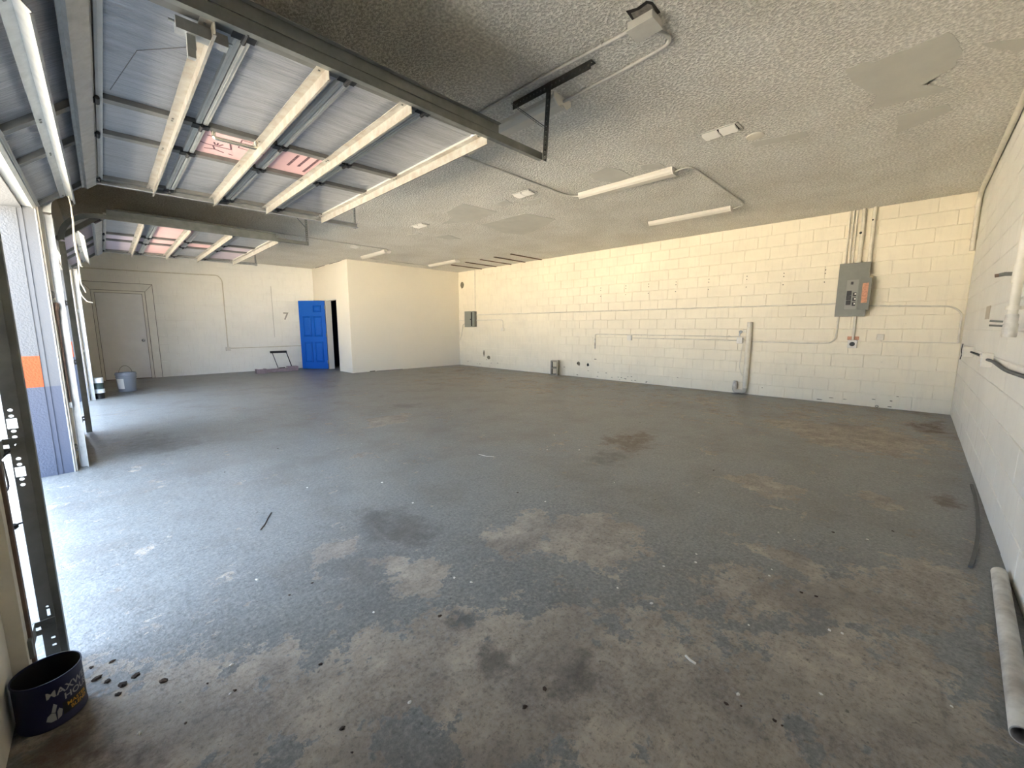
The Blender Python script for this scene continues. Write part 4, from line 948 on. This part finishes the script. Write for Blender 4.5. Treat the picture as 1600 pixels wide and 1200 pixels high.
# cores open towards the far end of the room
cb2 = MB()
for (za, zb) in ((0, 0.035), (0.18, 0.215), (0.36, z1)): cb2.box((x0, y0, za), (x1, y1, zb))
cb2.box((x0, y0, 0.03), (x0 + 0.032, y1, 0.37)); cb2.box((x1 - 0.032, y0, 0.03), (x1, y1, 0.37))
o = cb2.build('shell', M_CMU, t)
rot = Matrix.Translation(((x0 + x1) / 2, (y0 + y1) / 2, 0)) @ Matrix.Rotation(math.radians(-62), 4, 'Z') @ Matrix.Translation((-(x0 + x1) / 2 , -(y0 + y1) / 2, 0))
o.data.transform(Matrix.Translation((-0.05, 0, 0)) @ rot)

# ------------------------------------------------------------------ near wall
t = thing('riser_pipe', 'capped white pipe on the near wall with two metal spigots', 'pipe', (4.05, 0.06, 1.19))
MB().tube([(4.05, 0.06, 1.26), (4.05, 0.06, H - 0.054)], 0.021, 18).build('pipe', M_CREAM, t)
MB().tube([(4.05, 0.06, 1.50), (4.05, 0.06, 1.60)], 0.027, 18).build('tee', M_CREAM, t)
MB().lathe((4.05, 0.06, 1.185), [(0, 0), (0.029, 0.0), (0.031, 0.01), (0.031, 0.075), (0.027, 0.08), (0.027, 0.13), (0.021, 0.135)], 20).build('end_cap', M_PVC, t)
MB().tube([(4.05, 0.06, 1.345), (4.05, 0.06, 1.365)], 0.032, 18).box((4.035, 0.0, 1.345), (4.065, 0.06, 1.365)).build('strap', M_CREAM, t)
MB().tube([(4.05, 0.085, 1.55), (4.055, 0.112, 1.552), (4.055, 0.135, 1.548)], [0.012, 0.012, 0.010], 10).build('spigot', M_STEELD, t)
MB().tube([(4.055, 0.113, 1.550), (4.06, 0.150, 1.545)], 0.010, 8).build('spigot', M_RUST, t)
for dz in (-0.01, 0.016): MB().tube([(4.05, 0.09, 1.26 + dz), (4.055, 0.142, 1.265 + dz)], 0.006, 8).build('spigot', M_STEELD, t)
def wall_box(label, x0, x1, z, dep):
    t = thing('wall_box', label, 'electric box', (x0, 0, z), 'boxes on the near wall')
    MB().rbox((x0, 0, z - 0.055), (x1, dep, z + 0.055), 0.004).build('box', M_CREAM, t)
    MB().rbox((x0 + 0.004, dep - 0.001, z - 0.052), (x1 - 0.004, dep + 0.005, z + 0.052), 0.002).build('cover_plate', M_WHITE, t)
    for k in (-1, 1): MB().rbox((x0 + 0.03, dep + 0.004, z + k * 0.024 - 0.012), (x1 - 0.03, dep + 0.008, z + k * 0.024 + 0.012), 0.002).build('socket', M_CREAM, t)
    return t
wall_box('cream wiring box on the near wall tucked by the corner', 6.80, 6.93, 0.985, 0.075)
wall_box('white outlet box on the near wall with a black cable leaving it', 5.21, 5.34, 0.985, 0.06)
conduit('black_cable', 'short black cable linking the two boxes on the near wall', [(6.80, 0.02, 0.985), (6.1, 0.012, 0.985), (5.34, 0.02, 1.0)], 0.010, M_BLACK, cat='cable', rad=0.1)
conduit('black_cable', 'loose black wires hanging from the corner wiring box', [(6.86, 0.085, 1.07), (6.86, 0.09, 1.0), (6.86, 0.082, 0.95), (6.86, 0.09, 0.90)], 0.004, M_BLACK, cat='cable', rad=0.03)
conduit('armoured_cable', 'grey armoured cable drooping along the near wall from the outlet box', [(5.21, 0.03, 0.99), (5.0, 0.02, 0.99), (4.4, 0.015, 0.965), (3.6, 0.015, 0.985), (1.2, 0.015, 1.0)], 0.011, M_RUBBER, cat='cable', rad=0.2)
conduit('corner_pipe', 'painted pipe along the ceiling edge of the near wall dropping down the corner', [(0.3, 0.03, H - 0.028), (8.66, 0.03, H - 0.028), (8.735, 0.035, H - 0.10), (8.735, 0.035, 2.28)], 0.024, M_CREAM, cat='pipe', rad=0.08,
        straps=[((8.735, 0.035, 2.86), (0, 0, 1)), ((8.735, 0.035, 2.43), (0, 0, 1))])
MB().box((5.95, -0.002, 1.32), (6.25, 0.003, 1.44)).build('tape_mark', mat('tape_residue', (0.50, 0.44, 0.35), 0.8), wall_near)

# ------------------------------------------------------------------ far wall fittings
yw = YF - 0.014
conduit('wall_conduit', 'conduit over the white exit door bending down to the far wall outlet', [(0.02, yw, 2.585), (5.057 - 3.0, yw, 2.625), (2.62, yw, 2.64), (2.70, yw, 2.52), (2.69, yw, 0.72)], 0.012, M_CONDUIT, rad=0.16)
t = thing('far_outlet', 'white outlet box at the end of the far wall conduit', 'outlet', (2.69, YF, 0.665))
MB().rbox((2.635, YF - 0.055, 0.61), (2.745, YF + 0.001, 0.72), 0.006).build('box', M_WHITE, t); MB().rbox((2.645, YF - 0.06, 0.62), (2.735, YF - 0.054, 0.71), 0.002).build('cover_plate', M_WHITE, t)
MB().rbox((2.672, YF - 0.064, 0.64), (2.708, YF - 0.059, 0.69), 0.002).build('socket', M_CREAM, t)
conduit('wall_conduit', 'low conduit from the far wall outlet towards the blue door', [(2.745, yw, 0.68), (5.0, yw, 0.70)], 0.012, M_CONDUIT)
M_GREYMARK = mat('grey_marker', (0.36, 0.35, 0.32), 0.9)
me = text_mesh('7', 0.30)
for v in me.vertices: v.co = (4.14 + v.co.x, YF - 0.0035, 1.49 + v.co.y)
put('painted_number', me, M_GREYMARK, wall_far)
MB().box((3.868, YF - 0.003, 0.97), (3.876, YF, 2.45)).build('crack_line', M_GREYMARK, wall_far)
# bricks and a black frame on the floor before the far wall
def bricky(label, x0, x1, y0, y1, z0, z1, cored=False):
    t = thing('brick', label, 'brick', ((x0 + x1) / 2, (y0 + y1) / 2, z0), 'mauve bricks')
    mb = MB()
    if cored:
        mb.rbox((x0, y0, z0), (x0 + 0.05, y1, z1), 0.006); mb.rbox((x1 - 0.05, y0, z0), (x1, y1, z1), 0.006); mb.box((x0 + 0.04, y0 + 0.03, z0), (x1 - 0.04, y1, z1 - 0.02)); mb.box((x0 + 0.03, y0 + 0.005, z0), (x1 - 0.03, y0 + 0.05, z0 + 0.025)); mb.box((x0 + 0.03, y0 + 0.005, z1 - 0.025), (x1 - 0.03, y0 + 0.05, z1))
    else: mb.rbox((x0, y0, z0), (x1, y1, z1), 0.006)
    mb.build('body', M_BRICK, t); return t
bricky('hollow mauve brick lying left of the black frame', 3.13, 3.38, 13.05, 13.25, 0.0, 0.12, True)
bricky('solid mauve brick under the right foot of the black frame', 3.98, 4.25, 13.28, 13.48, 0.0, 0.13)
MB_ = MB().box((3.38, 13.22, 0.0), (3.98, 13.36, 0.085)); tag(MB_.box((3.38, 13.20, 0.06), (3.98, 13.38, 0.09)).build('floor_plank', M_BRICK), 'low mauve plank lying between the two bricks', 'plank')
t = thing('metal_frame', 'empty black metal frame leaning on the far wall', 'frame', (3.95, 13.6, 0.1))
fy0, fy1 = 13.50, 13.90
MB().tube([(3.80, fy0 + 0.01, 0.0), (3.745, fy1, 0.545)], 0.010, 8).build('leg', M_BLACK, t); MB().tube([(4.17, fy0 + 0.01, 0.0), (4.125, fy1, 0.545)], 0.013, 8).build('leg', M_BLACK, t)
MB().rbox((3.70, fy1 - 0.03, 0.50), (4.14, fy1 + 0.03, 0.565), 0.006).build('top_bar', M_BLACK, t)
MB().box((3.80, fy0 - 0.01, 0.08), (3.96, fy0 + 0.02, 0.10)).build('foot_bar', M_BLACK, t)

# ------------------------------------------------------------------ bucket, tins, coffee can
bx, by = 0.52, 11.42
t = thing('bucket', 'grey plastic bucket with a white label and wire handle by the exit door', 'bucket', (bx, by, 0))
MB().lathe((bx, by, 0), [(0, 0.0), (0.130, 0.0), (0.133, 0.01), (0.150, 0.275), (0.158, 0.277), (0.158, 0.287), (0.152, 0.290), (0.154, 0.325), (0.163, 0.327), (0.163, 0.340), (0.156, 0.372), (0.150, 0.372), (0.146, 0.30), (0.128, 0.012), (0, 0.012)], 40).build('pail', M_BUCKET, t)
hd = Vector((1, 0.15, 0)).normalized()
MB().tube([Vector((bx, by, 0.345)) + hd * (0.16 * math.cos(q)) * 0.62 + Vector((0, 0, 0.16 * math.sin(q))) for q in (PI * k / 14 for k in range(15))], 0.004, 6).build('wire_handle', M_STEELD, t)
mb = MB(); V = []; F = []
for k in range(9):
    q = math.radians(205 + k * 6)
    for h, r in ((0.06, 0.1385), (0.26, 0.1515)): V.append((bx + r * math.cos(q), by + r * math.sin(q), h))
for k in range(8): F.append((2 * k, 2 * k + 2, 2 * k + 3, 2 * k + 1))
mb.add(V, F, True).build('paper_label', M_TIN, t)
def tin(label, z0, z1, r, m, dx=0.0):
    c = (0.135 + dx, 10.60, z0); t = MB().lathe(c, [(0, 0), (r, 0), (r + 0.004, 0.004), (r, 0.012), (r, z1 - z0 - 0.012), (r + 0.004, z1 - z0 - 0.004), (r, z1 - z0), (0, z1 - z0)], 24).build('tin', m)
    return tag(t, label, 'tin', 'tins stacked by the far track')
tin('black tin at the bottom of the stack by the far door track', 0.0, 0.10, 0.062, M_BLACK); tin('white tin just above the black one by the far track', 0.10, 0.17, 0.072, M_TIN, 0.005); tin('dark green tin in the stack by the far track', 0.17, 0.28, 0.070, M_GREEND); tin('white tin topping the stack by the far track', 0.28, 0.37, 0.072, M_TIN)

cx, cy, cr, ch = 0.058, 2.300, 0.0775, 0.160
t = thing('coffee_can', 'open blue coffee can with white and yellow lettering by the near door track', 'can', (cx, cy, 0))
MB().lathe((cx, cy, 0), [(0, 0), (cr - 0.002, 0), (cr, 0.003), (cr, 0.008), (cr - 0.0015, 0.010), (cr - 0.0015, ch - 0.008), (cr, ch - 0.006), (cr, ch), (cr - 0.003, ch), (cr - 0.0035, ch - 0.006)], 56).build('shell', M_CANB, t)
MB().lathe((cx, cy, 0), [(cr - 0.0035, ch - 0.005), (cr - 0.0035, 0.006), (0, 0.006)], 48).build('inside', M_CANIN, t)
A0 = math.atan2(CAM.y - cy, CAM.x - cx)      # direction of the camera; letters run counter-clockwise seen from outside
def wrap(me, u0, v0, sl, off, name, m):
    for v in me.vertices:
        u, h = v.co.x, v.co.y
        q = A0 + (u0 + u + h * sl) / cr; r = cr - 0.0015 + off
        v.co = (cx + r * math.cos(q), cy + r * math.sin(q), v0 + h)
    return put(name, me, m, t)
wrap(text_mesh('MAXWELL', 0.030), -0.012, 0.105, 0, 0.0008, 'lettering', M_LETW)
wrap(text_mesh('HOUSE', 0.028), 0.026, 0.078, 0, 0.0008, 'lettering', M_LETW)
def patch_strip(u0, u1, z0, z1, off, name, m, n=14):
    V = []; F = []
    for k in range(n + 1):
        q = A0 + (u0 + (u1 - u0) * k / n) / cr; r = cr - 0.0015 + off
        V += [(cx + r * math.cos(q), cy + r * math.sin(q), z0), (cx + r * math.cos(q), cy + r * math.sin(q), z1)]
    F = [(2 * k, 2 * k + 2, 2 * k + 3, 2 * k + 1) for k in range(n)]
    me = bpy.data.meshes.new(name); me.from_pydata(V, [], F); me.update(); return put(name, me, m, t)
patch_strip(0.020, 0.11, 0.030, 0.070, 0.0004, 'black_band', M_BLACK)
wrap(text_mesh('MASTER', 0.017), 0.030, 0.052, 0, 0.0009, 'lettering', M_LETY); wrap(text_mesh('BLEND', 0.017), 0.038, 0.036, 0, 0.0009, 'lettering', M_LETY)
# tilted cup drawn on the label
def flat(polys):
    V = []; F = []
    for pl in polys: F.append(tuple(range(len(V), len(V) + len(pl)))); V += [(a, b, 0) for a, b in pl]
    me = bpy.data.meshes.new('cup_picture'); me.from_pydata(V, [], F); me.update(); return me
wrap(flat([[(0, 0.012), (0.010, 0.004), (0.022, 0.004), (0.021, 0.028), (0.013, 0.034), (0.004, 0.026)], [(0.013, 0.035), (0.021, 0.030), (0.027, 0.052), (0.020, 0.062), (0.014, 0.055)][:4], [(0.024, 0.004), (0.033, 0.010), (0.037, 0.030), (0.030, 0.040), (0.025, 0.030)]]), -0.018, 0.022, 0, 0.0009, 'cup_picture', M_LETW)

# ------------------------------------------------------------------ things lying on the floor
t = thing('plastic_pipe', 'long dirty white plastic pipe lying on the floor along the near wall', 'pipe', (2.7, 0.07, 0))
pa, pb = Vector((2.115, 0.098, 0.029)), Vector((3.33, 0.036, 0.029)); d = (pb - pa).normalized()
MB().tube([pa, pb], 0.029, 28, False).build('barrel', M_PVC, t)
sd_ = d.cross(Vector((0, 0, 1))).normalized(); up_ = Vector((0, 0, 1))
def ring(p, r0, r1, n=28):
    V = [p + (sd_ * math.cos(q) + up_ * math.sin(q)) * r for q in (2 * PI * k / n for k in range(n)) for r in (r0, r1)]
    return V, [(2 * k, 2 * ((k + 1) % n), 2 * ((k + 1) % n) + 1, 2 * k + 1) for k in range(n)]
mb = MB(); mb.add(*ring(pa, 0.029, 0.0255)); mb.tube([pa, pb], 0.0255, 28, False); mb.add(*ring(pb, 0.029, 0.0255)); mb.build('bore', mat('pipe_bore', (0.42, 0.40, 0.37), 0.6), t)
def strip(pts, wd, th, name, m, label, cat):
    mb = MB(); V = []; n = len(pts); pts = [Vector(p) for p in pts]
    for i, p in enumerate(pts):
        q = (pts[min(i + 1, n - 1)] - pts[max(i - 1, 0)]).normalized(); s = q.cross(Vector((0, 0, 1))).normalized() * wd / 2
        V += [p - s, p + s, p + s + Vector((0, 0, th)), p - s + Vector((0, 0, th))]
    F = [(4 * i + k, 4 * i + (k + 1) % 4, 4 * i + 4 + (k + 1) % 4, 4 * i + 4 + k) for i in range(n - 1) for k in range(4)] + [(0, 1, 2, 3), tuple(4 * n - 4 + k for k in (3, 2, 1, 0))]
    return tag(mb.add(V, F).build(name, m), label, cat)
strip([px(a, b, 2, 0.002) for a, b in ((1518, 758), (1523, 775), (1527, 795), (1528, 815), (1528, 835), (1525, 855), (1521, 872), (1516, 887))], 0.017, 0.010, 'rubber_strip', M_RUBBER, 'curved grey rubber strip on the floor by the near wall', 'rubber strip')
strip([px(a, b, 2, 0.001) for a, b in ((424, 801), (419, 809), (414, 819), (407, 828))], 0.0045, 0.003, 'twig', M_LEAF, 'thin dark twig on the pale floor by the open doors', 'twig')
strip([px(a, b, 2, 0.001) for a, b in ((1071, 1025), (1078, 1032), (1087, 1038))], 0.007, 0.005, 'wood_splinter', M_CHIP, 'pale splinter of wood on the bare concrete in the foreground', 'splinter')
strip([px(a, b, 2, 0.001) for a, b in ((748, 710), (760, 713), (772, 714))], 0.007, 0.003, 'plastic_tie', M_CHIP, 'white plastic tie on the floor mid room', 'plastic tie')

def chunk(n=6, r=1.0, flatn=0.5):
    bm = bmesh.new(); bmesh.ops.create_icosphere(bm, subdivisions=2, radius=r)
    for v in bm.verts: v.co = Vector((v.co.x * random.uniform(.6, 1.3), v.co.y * random.uniform(.5, 1.0), max(v.co.z * flatn * random.uniform(.7, 1.2), -flatn * 0.5) + flatn * 0.5))
    me = bpy.data.meshes.new('chunk'); bm.to_mesh(me); bm.free(); return me
chips = [chunk(flatn=0.45) for _ in range(4)]; bits = [chunk(flatn=0.3) for _ in range(4)]
for me in chips: me.materials.append(M_CHIP)
for me in bits: me.materials.append(M_LEAF)
def scatter(pp, pool, name, label, cat, group, s0, s1):
    for a, b in pp:
        p = px(a, b, 2, 0.0); o = bpy.data.objects.new(name, random.choice(pool)); COL.objects.link(o)
        k = random.uniform(s0, s1); o.scale = (k, k, k); o.location = (p.x, p.y, 0.0); o.rotation_euler = (0, 0, random.uniform(0, 6.28)); tag(o, label, cat, group)
scatter([(1241, 843), (1355, 843), (402, 906), (736, 910), (1170, 977), (584, 957), (1216, 832), (1088, 866), (1087, 879), (1206, 890), (1202, 900), (852, 784), (855, 703), (866, 680), (905, 703), (596, 646), (735, 607), (565, 693), (597, 754), (645, 786), (1153, 1085), (1283, 1085), (960, 754), (1092, 770),
         (480, 762), (1316, 990), (1296, 985), (360, 1084), (218, 1146), (362, 1039), (1037, 885), (1060, 660), (1113, 660), (1487, 1104), (640, 1098), (710, 903), (965, 919), (1018, 943)], chips, 'paint_chip', 'small pale paint chip lying loose on the floor', 'chip', 'pale chips scattered on the floor', 0.004, 0.009)
scatter([(488, 911), (452, 930), (501, 1038), (367, 1079), (324, 1068), (1115, 735), (1260, 681), (809, 770), (829, 784), (845, 704), (351, 738), (434, 701), (672, 648), (704, 643), (1024, 781), (1302, 832), (1395, 830), (1545, 806), (1252, 926), (1275, 932), (705, 640), (657, 605), (1000, 660), (1115, 658), (535, 1138), (550, 1176),
         (687, 963), (1135, 1100), (1158, 1103), (1210, 1126), (1222, 1134), (851, 1077), (820, 1105), (290, 1130)], bits, 'dirt_crumb', 'small dark crumb of dirt lying on the floor', 'crumb', 'dark crumbs scattered on the floor', 0.004, 0.010)
scatter([(212, 1056), (255, 1064), (168, 1065), (192, 1070), (143, 1043), (175, 1034), (185, 1085), (152, 1060)], bits, 'dead_leaf', 'crumpled dead leaf scrap beside the coffee can', 'leaf', 'dead leaf scraps by the can', 0.008, 0.018)
